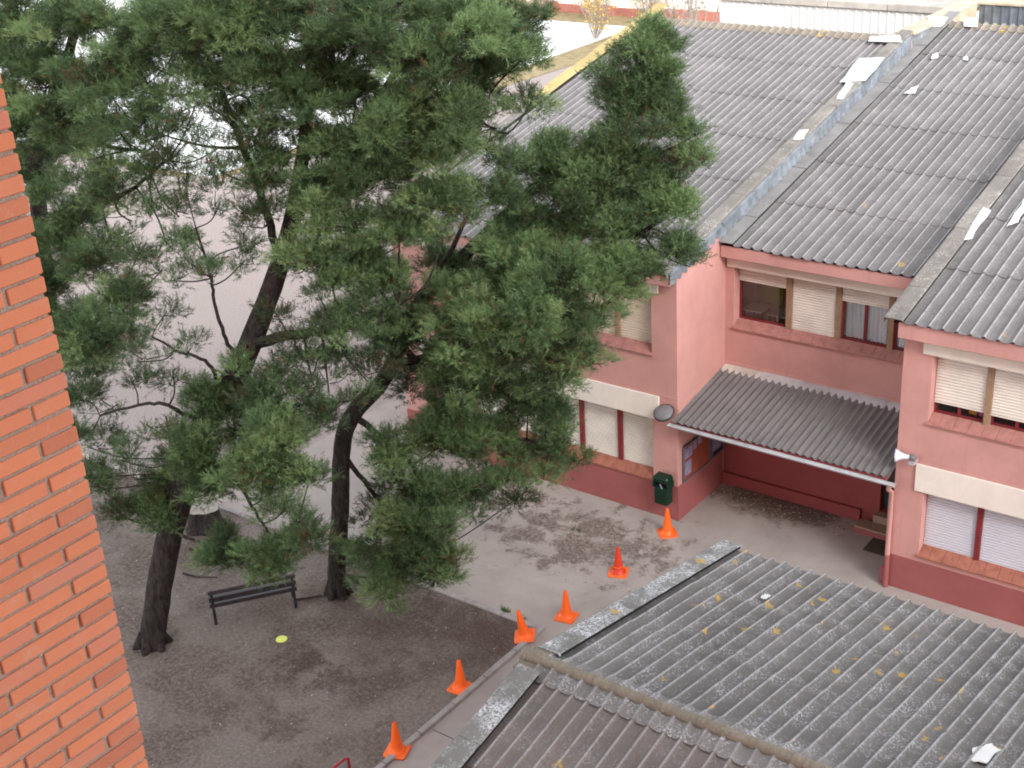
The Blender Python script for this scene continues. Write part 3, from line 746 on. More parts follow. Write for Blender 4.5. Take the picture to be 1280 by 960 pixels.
# scalloped flashing pieces against the wall
fk = 21
for i in range(5):
    mb = MB(); xs = np.linspace(0, 1.02, fk); vs = []
    for x in xs: vs.append((x, -.27-.0*x, -.02+.02*math.cos(2*math.pi*x/cp)))
    for x in xs: vs.append((x, -.13, .055))
    for x in xs: vs.append((x, 0, .085))
    for x in xs: vs.append((x, .02, .085))
    mb.add(vs, [(r*fk+j, r*fk+j+1, (r+1)*fk+j+1, (r+1)*fk+j) for r in range(3) for j in range(fk-1)], True)
    o = wlink('flashing', mb.mesh('flashing', M['zinc'] if i != 0 else M['coping']), canopy, (XL1+.03+i*1.0, YM-.02, 3.10+(.012 if i % 2 else 0)), (0, 0, 0))
# gutter with its rim, brackets, and the downpipe
gp = []
for a in np.linspace(-math.pi, 0, 9): gp.append((CY0-.06+.065*math.cos(a), CZ0-.035+.065*math.sin(a)))
gx0, gx1 = XL1-.05, XM1+.12
n = len(gp); vs = [(gx0, a, b) for a, b in gp]+[(gx1, a, b-.03) for a, b in gp]
g = MB().add(vs, [(i, i+1, n+i+1, n+i) for i in range(n-1)], True).add([vs[i] for i in range(n)], [tuple(range(n))]).add([vs[n+i] for i in range(n)], [tuple(range(n))])
g.tube([(gx0, gp[0][0], gp[0][1]), (gx1, gp[0][0], gp[0][1]-.03)], .012, 6)
g.build('gutter', M['zinc'], canopy)
dp = MB().tube([(XM1+.02, CY0-.06, CZ0-.1), (XM1+.0, CY0-.05, CZ0-.22), (XM1-.02, YF-.09, CZ0-.38), (XM1-.02, YF-.09, .8)], .05, 10).build('downpipe', M['pink'], sch)
MB().tube([(XM1-.02, YF-.09, .8), (XM1-.02, YF-.09, .0)], .056, 10).build('downpipe_foot', M['plinth'], sch)
MB().cbox(XM1-.2, XM1-.04, YF-.06, YF+.12, 0, .42, .05).build('corner_guard', M['plinth'], sch)
# steps, door, mat
MB().cbox(-10.55, XM1-.005, 25.82, 26.18, 0, .17, .012).build('step', M['step'], sch)
MB().cbox(-10.26, XM1-.005, 26.18, YM-.005, 0, .35, .012).build('step', M['step'], sch)
MB().box(-10.55, XM1-.005, 25.806, 25.82, .0, .13).build('step_riser', M['plinth'], sch)
dr_ = MB().box(-10.2, -9.25, YM+.18, YM+.23, .36, 2.2).build('door', M['door'], sch)
MB().tube([(-10.08, YM+.14, 1.35), (-10.08, YM+.14, 1.5)], .014, 8).build('door_handle', M['alu'], dr_)
tag(MB().cbox(-10.07, -9.12, 25.2, 25.8, -.003, .016, .006).build('door_mat', M['mat']), 'dark doormat on the concrete before the entrance steps', 'mat')
# soffit light band above the recess door stays plain

# notice boards on the side wall
def board(label, y0, y1, z0, z1, papers, mat):
    r = thing('notice_board', label, 'notice board', (XL1, (y0+y1)/2, z0))
    xx = XL1+.024
    MB().box(xx, xx+.02, y0+.03, y1-.03, z0+.03, z1-.03).build('board', mat, r)
    MB().box(xx, xx+.05, y0, y0+.035, z0, z1).box(xx, xx+.05, y1-.035, y1, z0, z1).box(xx, xx+.05, y0+.035, y1-.035, z0, z0+.03).box(xx, xx+.05, y0+.035, y1-.035, z1-.03, z1).build('frame', M['frame_dark'], r)
    for (a, b, c, d) in papers: MB().box(xx+.0205, xx+.023, a, b, c, d).build('paper', M['paper'], r)
board('red notice board with pale papers on the side wall under the canopy', 24.38, 25.62, .93, 1.86,
      [(24.46, 24.80, 1.50, 1.76), (24.84, 25.0, 1.58, 1.8), (24.45, 24.74, 1.06, 1.42), (25.06, 25.22, 1.62, 1.80)], M['cork'])
board('small notice board covered by pale paper beside the recessed wall', 25.68, 26.28, .97, 1.7, [(25.76, 26.2, 1.1, 1.62)], M['dark_metal'])

# litter bin hung on the facade
bn = thing('litter_bin', 'green litter bin with hooded mouth hung on the red plinth', 'litter bin', (-14.44, 23.98, .5))
mb = MB(); x0, x1, y0, y1 = -14.66, -14.24, 23.80, 24.10
mb.cbox(x0+.03, x1-.03, y0+.03, y1, .52, .98, .03); mb.build('body', M['bin'], bn)
mb = MB().cbox(x0, x1, y0, y1, 1.10, 1.27, .05); mb.cbox(x0, x0+.05, y0+.02, y1, .96, 1.12, .01).cbox(x1-.05, x1, y0+.02, y1, .96, 1.12, .01); mb.build('hood', M['bin'], bn)
MB().box(x0+.06, x1-.06, y0+.1, y1-.01, .975, 1.1).build('mouth', M['black'], bn)
MB().tube([(-14.48, 23.86, 1.06), (-14.42, 23.84, .99), (-14.40, 23.83, .97)], .018, 6).build('bag_scrap', M['paper'], bn)
MB().box(-14.5, -14.4, 24.1, 24.18, .7, 1.1).build('bracket', M['dark_metal'], bn)

# round wall lamp at the corner
lp = thing('wall_lamp', 'round grey wall lamp beside the corner above the canopy gutter', 'lamp', (-14.42, 24.0, 2.85))
Mx = np.array([[1,0,0],[0,.88,-.47],[0,.47,.88]])
MB().lathe([(.0,.085),(.09,.08),(.17,.055),(.225,.01),(.235,-.02),(.22,-.05),(.12,-.09),(.0,-.1)], (-14.42, 23.97, 2.87), 24, True, Mx).build('shade', M['lamp'], lp)
MB().lathe([(.236,-.035),(.245,-.02),(.245,.0),(.226,.012)], (-14.42, 23.97, 2.87), 24, True, Mx).build('rim', M['dark_metal'], lp)
MB().tube([(-14.42, 24.02, 2.85), (-14.42, 24.18, 2.83)], .03, 8).build('bracket', M['dark_metal'], lp)

# horn loudspeaker at the right corner
hn = thing('horn_loudspeaker', 'white horn loudspeaker bracketed to the pink corner above the cream panel', 'loudspeaker', (-8.72, 24.05, 3.2))
R_ = np.array([[0,0,-1],[0,1,0],[1,0,0]]) @ np.eye(3)
ca, sa = math.cos(.25), math.sin(.25)
R_ = np.array([[ca,-sa,0],[sa,ca,0],[0,0,1]]) @ R_
MB().lathe([(.045,0),(.05,.08),(.075,.16),(.115,.24),(.15,.28),(.14,.27),(.06,.17),(.03,.1),(0,.1)], (-8.72, 24.0, 3.27), 20, True, R_).build('bell', M['horn'], hn)
MB().lathe([(0,-.13),(.05,-.125),(.065,-.1),(.065,-.01),(.045,.0)], (-8.72, 24.0, 3.27), 16, True, R_).build('driver', M['lamp'], hn)
MB().box(-8.64, -8.60, 24.0, 24.18, 3.12, 3.16).box(-8.72, -8.60, 23.96, 24.0, 3.12, 3.2).build('bracket', M['alu'], hn)

# ------------------------------------------------------------------ hall behind
hall = thing('hall_building', 'hall with white ribbed metal wall rising behind the pink school roofs', 'building', (-16, 42, 0))
def ribwall(x0, x1, z0, z1, y, pitch, amp, mat, name):
    n = int((x1-x0)/pitch); vs = []; p = (x1-x0)/n
    for i in range(n):
        a = x0+i*p
        for u, d in ((0, 0), (.72, 0), (.76, -amp), (.96, -amp)): vs += [(a+u*p, y+d, z0), (a+u*p, y+d, z1)]
    vs += [(x1, y, z0), (x1, y, z1)]
    MB().add(vs, [(2*i, 2*i+2, 2*i+3, 2*i+1) for i in range(len(vs)//2-1)]).build(name, mat, hall)
ribwall(-22.85, -14.75, .0, 8.42, 42.0, .262, .05, M['white_metal'], 'ribbed_wall')
MB().box(-22.9, -14.7, 42.02, 42.3, 0, 8.4).box(-22.9, -22.6, 42.3, 60, 0, 8.4).build('wall', M['far_white'], hall)
cm = MB().cbox(0, 1.97, -.12, .45, 0, .22, .015).mesh('coping_stone', M['coping'])
for i in range(4): wlink('coping_stone', cm, hall, (-22.95+i*1.99, 42.0, 8.45))
ribwall(XL1+.05, 2.5, 7.0, 8.78, 42.0, .25, .05, M['galv_dark'], 'ribbed_wall')
MB().box(XL1+.05, 2.5, 42.02, 42.3, 0, 8.76).build('wall', M['far_white'], hall)
MB().cbox(XL1-.5, 2.5, 41.92, 60, 8.8, 8.88, .012).build('roof_slab', M['beige_coping'], hall)
MB().box(-22.9, XL1-.5, 42.3, 60, 8.3, 8.4).build('roof_slab', M['coping'], hall)

# ------------------------------------------------------------------ low building in front
low = thing('low_building', 'low building under a lichen-spotted grey corrugated gable roof', 'building', (-5, 14, 0))
NX0, NX1 = -10.12, 2.2; NYR = 13.27; NZR = 4.42; NYE = 19.22
zeN = NZR-(NYE-NYR)*TS; NYS = 7.3
MB().box(NX0+.25, NX1, NYS+.4, NYE-.35, 0, 2.95).build('wall', M['pink'], low)
gb = MB().add([(NX0+.25,NYS+.4,2.95),(NX0+.25,NYE-.35,2.95),(NX0+.25,NYR,4.25),(NX1,NYS+.4,2.95),(NX1,NYE-.35,2.95),(NX1,NYR,4.25)], [(0,2,1),(3,4,5),(0,3,5,2),(1,2,5,4)])
gb.build('gable', M['pink'], low)
def nroof(y0, z0, y1, z1): 
    return MB().add([(NX0,y0,z0),(NX1,y0,z0),(NX1,y1,z1),(NX0,y1,z1),(NX0,y0,z0-.03),(NX1,y0,z0-.03),(NX1,y1,z1-.03),(NX0,y1,z1-.03)],
        [(0,1,2,3),(4,7,6,5),(0,4,5,1),(1,5,6,2),(2,6,7,3),(3,7,4,0)]).build('roof', M['black'], low)
nf = nroof(NYR, NZR-.035, NYE-.1, zeN-.015); ns = nroof(NYS, NZR-.035-(NYR-NYS)*TS, NYR, NZR-.035)
lay_sheets(nf, NX0+.02, NX0+.02+12*4*WP, NYE, zeN, 3, (NYE-NYR)/3-.02, SL, M['fibro_near'], down=True, h=.066)
lay_sheets(ns, NX0+.02, NX0+.02+12*4*WP, NYS, NZR-(NYR-NYS)*TS, 3, (NYR-NYS)/3-.02, SL, M['fibro_near_low'], h=.066)
cnm = cap_mesh('verge_cap', .40, 1.5, M['cap_near'], .17, .0); cnm2 = cap_mesh('verge_cap', .40, 1.5, M['cap_near'], .17, .0)
lay_caps(ns, NX0-.26, NYS-.03, NZR-(NYR-NYS)*TS+.075, NYR-.2, cnm, 1.46)
y = NYE+.03; i = 0
while y > NYR+.3:
    y -= 1.46*math.cos(SL)
    wlink('verge_cap', cnm2, nf, (NX0-.26+random.uniform(-.015,.015), y, NZR-(y-NYR)*TS+.075+(.01 if i % 2 else 0)), (-SL, 0, random.uniform(-.006,.006))); i += 1
gap_shade(nf, NX0+.15, NYR+.3, NZR-.3*TS+.085, NYE-.05, -1, .017)
gap_shade(ns, NX0+.15, NYS, NZR-(NYR-NYS)*TS+.08, NYR-.3, 1, .014)
# ridge: roll pieces with wavy aprons
M['apron'] = fibro('ridge_apron_lichened', (.22, .205, .195), (.46, .46, .47), WP, .9, .1, .35, .2)
ap = saddle(4, .36, M['apron'], .02)
apm = ap.mesh('ridge_apron', M['apron'])
rb = MB(); L_ = 4*WP; xs = [-.05, .0, .018, .022, .2, .4, .6, .8, L_]
rb.tube([(x, 0, .062) for x in xs], [.088 if x > .02 else .106 for x in xs], 16)
rbm = rb.mesh('ridge_roll', M['ridge_roll'])
for i in range(12):
    wlink('ridge_apron', apm, low, (NX0+.02+i*L_, NYR, NZR+.005+.004*(i % 2)))
    wlink('ridge_roll', rbm, low, (NX0+.02+i*L_, NYR, NZR+.0+random.uniform(-.004,.006)), (0, random.uniform(-.006,.006), random.uniform(-.006,.006)))
MB().tube([(NX0-.32, NYR, NZR+.055), (NX0+.03, NYR, NZR+.065)], [.115, .105], 16).cbox(NX0-.33, NX0+.03, NYR-.3, NYR+.3, NZR-.06, NZR+.035, .03).build('ridge_end', M['ridge_roll'], low)
for px in ([(1212,951),(1232,955),(1250,938),(1238,931),(1217,937)], [(950,748),(957,750),(964,745),(956,743)]):
    patch(nf, [on_plane(x, y, NYR, NZR+.05, False) for x, y in px], .016)

# ------------------------------------------------------------------ brick block at the camera
BX, BY = -3.32, 2.13
bb = thing('brick_building', 'tall orange brick apartment block with recessed mortar joints', 'building', (BX, 0, 0))
HB = 32.0
MB().box(BX-7, BX-.02, -9, BY-.02, 0, 12.6).box(BX-7, BX-.02, -9, BY-.02, 17.2, HB).box(BX-7, BX-.02, -9, .6, 12.6, 17.2).box(BX-7, BX-.3, .6, BY-.02, 12.6, 17.2).build('wing', M['brick_far'], bb)
MB().box(BX-.02, 34, -10, -.8, 0, HB).build('main_block', M['brick_far'], bb)
MB().box(BX-.3, BX-.009, .6, BY-.009, 12.6, 17.2).build('mortar', M['mortar'], bb)
bst = MB().cbox(-.137, .137, -.06, .06, -.0245, .0245, .003); 
def brick_mesh(L):      # lying along y, front face at x = 0
    return MB().cbox(-.12, 0, 0, L, 0, .048, .0035).mesh('brick', M['brick'])
bs, bh = brick_mesh(.275), brick_mesh(.126)
r = 0; z = 12.62
while z < 17.15:
    y = BY
    L = [.126, .275] if r % 2 else [.275]
    k = 0
    while y > .75:
        ln = L[k] if k < len(L) else .275
        me = bh if ln < .2 else bs
        y -= ln
        wlink('brick', me, bb, (BX+random.uniform(-.0025,.002), y+random.uniform(-.002,.002), z+random.uniform(-.0015,.0015)),
              (random.uniform(-.006,.006), 0, random.uniform(-.004,.004)))
        y -= .012; k += 1
    z += .06; r += 1

# ------------------------------------------------------------------ traffic cones
def make_cone():
    c = thing('traffic_cone', None, 'cone')
    base = MB(); s, r_ = .215, .05; pts = []
    for (cx, cy, a0) in ((s-r_, s-r_, 0), (-s+r_, s-r_, 90), (-s+r_, -s+r_, 180), (s-r_, -s+r_, 270)):
        for a in (0, 45, 90): pts.append((cx+r_*math.cos(math.radians(a0+a)), cy+r_*math.sin(math.radians(a0+a))))
    n = len(pts); vs = [(x,y,0) for x, y in pts]+[(x,y,.028) for x, y in pts]+[(x*.93,y*.93,.036) for x, y in pts]
    base.add(vs, [(i, (i+1) % n, n+(i+1) % n, n+i) for i in range(n)]+[(n+i, n+(i+1) % n, 2*n+(i+1) % n, 2*n+i) for i in range(n)]+[tuple(range(2*n, 3*n)), tuple(range(n))[::-1]])
    base.build('base', M['cone_base'], c, True)
    MB().lathe([(.175,.034),(.165,.055),(.14,.075),(.118,.10),(.108,.16),(.085,.32),(.062,.48),(.045,.60),(.034,.655),(.029,.662),(.024,.655),(.026,.56)], n=24).build('body', M['cone'], c, True)
    MB().lathe([(.106,.175),(.1085,.178),(.1065,.195),(.1035,.197)], n=24).build('collar', M['cone_base'], c, True)
    return c
cone0 = make_cone()
spots = [(-14.44, 14.40, .02, .35, 0, 0, 'orange traffic cone standing on the kerb farthest from the pink school'),
         (-14.62, 16.52, .0, .1, 0, 0, 'orange traffic cone against the kerb, second along from the outermost one'),
         (-14.50, 18.50, .07, .55, -.16, .06, 'tilted orange traffic cone on the corner where two kerbs meet'),
         (-14.22, 19.60, -.004, .2, 0, 0, 'orange traffic cone on the concrete just past the kerb corner'),
         (-14.20, 21.60, -.004, .4, 0, 0, 'darker red traffic cone on the concrete among fallen needles'),
         (-14.12, 23.58, -.004, .75, 0, 0, 'orange traffic cone below the green litter bin')]
for i, (x, y, z, rz, tx, ty, lab) in enumerate(spots):
    c = cone0 if i == 0 else copy_tree(cone0)
    c.location = (x, y, z); c.rotation_euler = (ty, tx, rz); tag(c, lab, 'cone', 'traffic cones set in a row along the kerb')
    if i == 4:
        for ch in c.children:
            if ch.name.startswith('body'): ch.data = ch.data.copy(); ch.data.materials[0] = M['cone_red']

# ------------------------------------------------------------------ bench
be = thing('park_bench', 'dark slatted park bench on the bare earth between the pine trunks', 'bench', (-19.95, 16.13, 0), math.atan2(1.44, 1.07))
for s in (-.86, .86):
    MB().tube([(s, -.02, 0), (s, .0, .42), (s, -.06, .86)], [.034, .034, .03], 8).tube([(s, .42, 0), (s, .40, .42)], .03, 8).box(s-.025, s+.025, -.02, .44, .38, .42).build('leg', M['dark_metal'], be, True)
for k, zz in enumerate((.50, .66, .82)): MB().cbox(-.93, .93, -.09+.0*k, -.055, zz-.047, zz+.047, .008).build('backrest_slat', M['bench_edge'] if k == 2 else M['bench'], be, True)
for k in range(3): MB().cbox(-.93, .93, .03+k*.135, .145+k*.135, .42, .455, .008).build('seat_slat', M['bench'], be, True)

# ------------------------------------------------------------------ small things on the ground
tag(MB().lathe([(0,.012),(.105,.014),(.118,.012),(.124,.0),(.11,-.0)], (-18.84, 15.79, .002), 24).build('plastic_disc', M['disc']), 'round lime yellow plastic disc lying on the earth beyond the bench', 'disc')
fb = thing('metal_barrier', 'dark red tubular frame with grey panel beside the kerb', 'barrier', (-14.9, 12.0, 0))
MB().tube([(-14.22,12.98,.0),(-14.22,12.98,.97),(-14.24,12.9,1.0),(-14.24,10.8,1.0),(-14.22,10.72,.97),(-14.22,10.72,0)], .025, 8).build('frame', M['red_frame'], fb)
MB().box(-14.245, -14.225, 10.76, 12.94, .3, .955).build('panel', M['panel_grey'], fb)
# teal container far behind the pines
tc = thing('storage_container', 'dark teal low container with pale lid standing on the sand behind the pines', 'container', (-35.2, 23.2, 0), .62)
MB().cbox(-1.1, 1.1, -.7, .7, .08, .72, .03).build('body', M['teal'], tc, True)
MB().cbox(-1.15, 1.15, -.75, .75, .725, .80, .03).build('lid', M['teal_pale'], tc, True)
for sx in (-.9, .9): MB().box(sx-.06, sx+.06, -.6, .6, 0, .08).build('foot', M['dark_metal'], tc, True)

# stump
st = thing('tree_stump', 'sawn tree stump with pale cut top and dark bark on the earth', 'tree stump', (-23.75, 18.15, 0))
prof = [(.50, 0), (.42, .1), (.38, .3), (.36, .52)]; mb = MB(); n = 22; vs = []
for (rr, zz) in prof:
    for jx in range(n):
        a = 2*math.pi*jx/n; q = rr*(1+.08*math.sin(3*a+1)+.05*math.sin(7*a)); vs.append((-23.75+q*math.cos(a), 18.15+q*math.sin(a), zz))
mb.add(vs, [(i*n+jx, i*n+(jx+1) % n, (i+1)*n+(jx+1) % n, (i+1)*n+jx) for i in range(3) for jx in range(n)], True); mb.build('bark', M['bark'], st)
MB().add([(x, y, z+.004) for x, y, z in vs[-n:]], [tuple(range(n))]).build('cut_face', M['stump_cut'], st)

# fallen sticks
def stick(label, pts, r):
    P = [np.array(p, float) for p in pts]; mb = MB().tube(P, np.linspace(r, r*.45, len(P)), 6)
    mb.tube([P[1], P[1]+np.array([.12, .16, .02])], [r*.6, r*.3], 5)
    tag(mb.build('fallen_stick', M['twig']), label, 'stick')
stick('thin crooked stick lying beside the tree stump', [(-23.3, 17.2, .02), (-22.9, 17.25, .03), (-22.4, 17.5, .025), (-22.0, 17.55, .02)], .03)
stick('fallen stick on the earth between stump and leaning pine', [(-22.6, 16.4, .02), (-22.2, 16.45, .03), (-21.8, 16.7, .02)], .025)
stick('pale exposed root stick beside the upright pine trunk', [(-19.6, 17.0, .02), (-19.35, 17.25, .03), (-19.1, 17.5, .03)], .03)

# ------------------------------------------------------------------ scattered leaf litter (uncountable)
def litter(name, label, n, area, mat, size=(.03, .07), z=.006):
    c = np.array([area(rng) for _ in range(n)]); s = rng.uniform(size[0], size[1], n); a = rng.uniform(0, 6.28, n)
    V = np.zeros((n, 4, 3)); w_ = s*rng.uniform(.3, .8, n)
    dx = np.stack([np.cos(a), np.sin(a)], 1); dy = np.stack([-np.sin(a), np.cos(a)], 1)
    for k, (u, v_) in enumerate(((-1,0),(0,-1),(1,0),(0,1))):
        V[:, k, :2] = c+dx*(u*s/2)[:, None]+dy*(v_*w_/2)[:, None]
        V[:, k, 2] = z+rng.uniform(0, .012, n)
    me = bpy.data.meshes.new(name); me.from_pydata(V.reshape(-1, 3).tolist(), [], np.arange(4*n).reshape(n, 4).tolist())
    at = me.attributes.new('tone', 'FLOAT', 'FACE'); at.data.foreach_set('value', rng.random(n).astype(np.float32))
    me.materials.append(mat); o = bpy.data.objects.new(name, me); COL.objects.link(o); tag(o, label, 'leaf litter', kind='stuff')
litter('leaf_litter', 'scattered dry leaves and needles on the bare earth', 1500, lambda r: (r.uniform(-30, -14.6), r.uniform(9, 18.8)), M['dry_leaf'], (.015, .05), .004)
def facade_spot(r):
    while True:
        p = (r.normal(-15.3, 1.3), r.normal(22.3, 1.0))
        if p[1] < 24.1 and not (p[0] > -10.4 and p[1] < 19.3): return p
litter('leaf_litter', 'brown needles and pale leaves drifted on the concrete by the facade', 320, facade_spot, M['dry_leaf'], (.015, .06), .002)
def recess_spot(r): return (r.uniform(-14.1, -10.7), 26.25-abs(r.normal(0, .45)))
litter('leaf_litter', 'dark leaf litter blown into the recess under the canopy', 260, recess_spot, M['dry_leaf'], (.03, .09), .002)

# small weeds at the kerb
def weed(label, x, y, n, h):
    V = []; F = []
    for _ in range(n):
        a = random.uniform(0, 6.28); l_ = h*random.uniform(.5, 1); bx, by = x+random.uniform(-.12,.12), y+random.uniform(-.05,.05)
        tx, ty = bx+math.cos(a)*l_*.7, by+math.sin(a)*l_*.7; k = len(V)
        V += [(bx-.012*math.sin(a), by+.012*math.cos(a), 0), (bx+.012*math.sin(a), by-.012*math.cos(a), 0), (tx, ty, l_*.7)]; F.append((k, k+1, k+2))
    mb = MB().add(V, F); M.setdefault('weed', plain('weed_green', (.07, .11, .035), .7, .3, 9))
    tag(mb.build('weed', M['weed']), label, 'weed')
weed('green weed growing through the kerb joint near the tilted cone', -15.45, 19.08, 40, .16)
weed('small weed at the kerb corner behind the tilted cone', -14.95, 19.05, 22, .12)
weed('small green weed in the needle drift by the facade', -16.0, 22.6, 30, .12)

# ------------------------------------------------------------------ pine trees
def spline(pts, k=6):
    P = np.array(pts, float); n = len(P); out = []
    for i in range(n-1):
        p0, p1, p2, p3 = P[max(i-1,0)], P[i], P[i+1], P[min(i+2,n-1)]
        for tt in np.linspace(0, 1, k, endpoint=False):
            out.append(.5*((2*p1)+(-p0+p2)*tt+(2*p0-5*p1+4*p2-p3)*tt**2+(-p0+3*p1-3*p2+p3)*tt**3))
    out.append(P[-1]); return np.array(out)

def needle_mesh(name, shoots, mat, nn=14, nl=.105, nw=.0112):
    """shoots: rows x y z dx dy dz length tone; every shoot is a brush of thin needles"""
    S = np.asarray(shoots); n = len(S); P, D, L, T = S[:, :3], S[:, 3:6], S[:, 6], S[:, 7]
    D = D/np.linalg.norm(D, axis=1)[:, None]
    a = np.where(np.abs(D[:, 2:3]) < .9, np.array([[0., 0, 1]]), np.array([[1., 0, 0]])); U = np.cross(D, a); U /= np.linalg.norm(U, axis=1)[:, None]; W = np.cross(D, U)
    s = np.linspace(.0, 1, nn)[None, :]+rng.uniform(-.06, .06, (n, nn)); ph = rng.uniform(0, 2*np.pi, (n, nn)); sp = rng.uniform(.45, 1.0, (n, nn))
    R = np.cos(ph)[..., None]*U[:, None]+np.sin(ph)[..., None]*W[:, None]
    B = P[:, None]+D[:, None]*(s*L[:, None])[..., None]
    N = D[:, None]*np.cos(sp)[..., None]+R*np.sin(sp)[..., None]; N[..., 2] -= .08
    ln = nl*rng.uniform(.7, 1.2, (n, nn)); Q = np.cross(N, rng.normal(size=(n, nn, 3))); Q /= np.linalg.norm(Q, axis=-1)[..., None]+1e-9
    V = np.stack([B+Q*nw/2, B-Q*nw/2, B+N*ln[..., None]], 2).reshape(-1, 3).astype(np.float32)
    k = n*nn; me = bpy.data.meshes.new(name); me.vertices.add(3*k); me.vertices.foreach_set('co', V.ravel())
    me.loops.add(3*k); me.loops.foreach_set('vertex_index', np.arange(3*k, dtype=np.int32))
    me.polygons.add(k); me.polygons.foreach_set('loop_start', np.arange(0, 3*k, 3, dtype=np.int32))
    me.update(calc_edges=True)
    at = me.attributes.new('tone', 'FLOAT', 'FACE'); tone = np.clip(np.repeat(T, nn)+rng.uniform(-.07, .07, k), .0, 1)
    at.data.foreach_set('value', tone.astype(np.float32)); me.materials.append(mat); return me

def pine(label, base, trunk, radii, limbs, masses, group=None):
    tr_ = thing('pine_tree', label, 'tree', base, 0, group)
    tp = spline(trunk, 7); rad = np.interp(np.linspace(0, 1, len(tp)), np.linspace(0, 1, len(radii)), radii)
    rad[0] *= 1.45; rad[1] *= 1.18; rad[2] *= 1.06
    mb = MB().tube(tp, rad, 14, jit=.10)
    for a in np.linspace(0, 6.28, 7)[:-1]+random.uniform(0, 1):       # root flare
        d = np.array([math.cos(a), math.sin(a), 0]); b0 = tp[0]
        mb.tube([b0+d*rad[0]*.35+(0,0,.38), b0+d*rad[0]*.72+(0,0,.14), b0+d*rad[0]*.98+(0,0,.02), b0+d*rad[0]*1.15+(0,0,-.08)], [.13, .10, .06, .02], 7)
    mb.build('trunk', M['bark'], tr_)
    nodes = [(p, r_) for p, r_ in zip(tp[6:], rad[6:])]
    for lpts, r0, r1 in limbs:
        lp_ = spline(lpts, 6); lr = np.linspace(r0, r1, len(lp_)); lp_[1:-1] += rng.normal(0, .012, (len(lp_)-2, 3))
        MB().tube(lp_, lr, 9, jit=.08).build('limb', M['bark'], tr_)
        nodes += [(p, r_) for p, r_ in zip(lp_[2:], lr[2:])]
    NP = np.array([p for p, _ in nodes]); NR = np.array([r_ for _, r_ in nodes])
    shoots = []; tw = MB()
    for (c, R, dens) in masses:
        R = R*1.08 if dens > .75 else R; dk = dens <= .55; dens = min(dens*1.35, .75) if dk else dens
        c = np.array(c); dv = np.linalg.norm(NP-c, axis=1)+np.maximum(0, NP[:, 2]-c[2]+.1)*1.2
        i = int(np.argmin(dv)); s0 = NP[i]; d = c-s0; L = np.linalg.norm(d)
        rb_ = min(NR[i]*.6, .018+.016*L)
        mid = s0+d*.5+np.array([0, 0, -.06*L])+rng.normal(0, .06*L+.02, 3)
        path = spline([s0, mid, c+d/(L+1e-6)*R*.3], 5); tw.tube(path, np.linspace(rb_, .012, len(path)), 5, cap=False)
        nsub = max(3, int(round((9 if dk else 19)*(R/.87)**2))); mt = rng.normal(0, .10)
        for _ in range(nsub):
            u = rng.normal(size=3); u /= np.linalg.norm(u); wisp = rng.random() < .3
            if wisp: u[2] = u[2]*.6+.15
            q = c+u*R*(rng.uniform(.95, 1.4) if wisp else rng.uniform(.2, 1.0))*np.array([1, 1, .85])
            rs = rng.uniform(.13, .24) if wisp else rng.uniform(.24, .42)*(1 if dens > .5 else .85)
            twp = spline([c+(q-c)*.1, c+(q-c)*.6+rng.normal(0, .02, 3)-(0,0,.03), q], 2); tw.tube(twp, np.linspace(.012, .006, len(twp)), 4, cap=False)
            ns_ = int(112*dens*(rs/.32)**2); ct = (.24 if dk else .45)+mt+rng.normal(0, .15)  # sparse masses: silhouette shade put into a darker needle tone
            v = rng.normal(size=(ns_, 3)); v /= np.linalg.norm(v, axis=1)[:, None]; v[:, 2] = np.abs(v[:, 2])*.9-.32*rng.random(ns_)
            pos = q+v*rs*rng.uniform(.25, 1.0, (ns_, 1))
            dr3 = v*.8+np.array([0, 0, .45])+(q-c)/R*.35+rng.normal(0, .28, (ns_, 3))
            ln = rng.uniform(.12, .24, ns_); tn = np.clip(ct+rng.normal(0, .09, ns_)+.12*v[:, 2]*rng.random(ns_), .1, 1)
            tn[rng.random(ns_) < (.25 if rng.random() < .05 else .012)] = .02
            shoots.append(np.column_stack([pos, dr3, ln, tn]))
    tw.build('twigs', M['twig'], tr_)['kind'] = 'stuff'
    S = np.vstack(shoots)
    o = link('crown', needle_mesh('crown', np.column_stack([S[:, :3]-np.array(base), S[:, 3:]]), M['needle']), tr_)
    o['kind'] = 'stuff'
    return tr_

def mass(px, py, r, Y, dens=1.0):
    c = at_y(px, py, Y); D = MR[2] @ (c-CAM); return (c, r*D/FPX, dens)
A = at_y
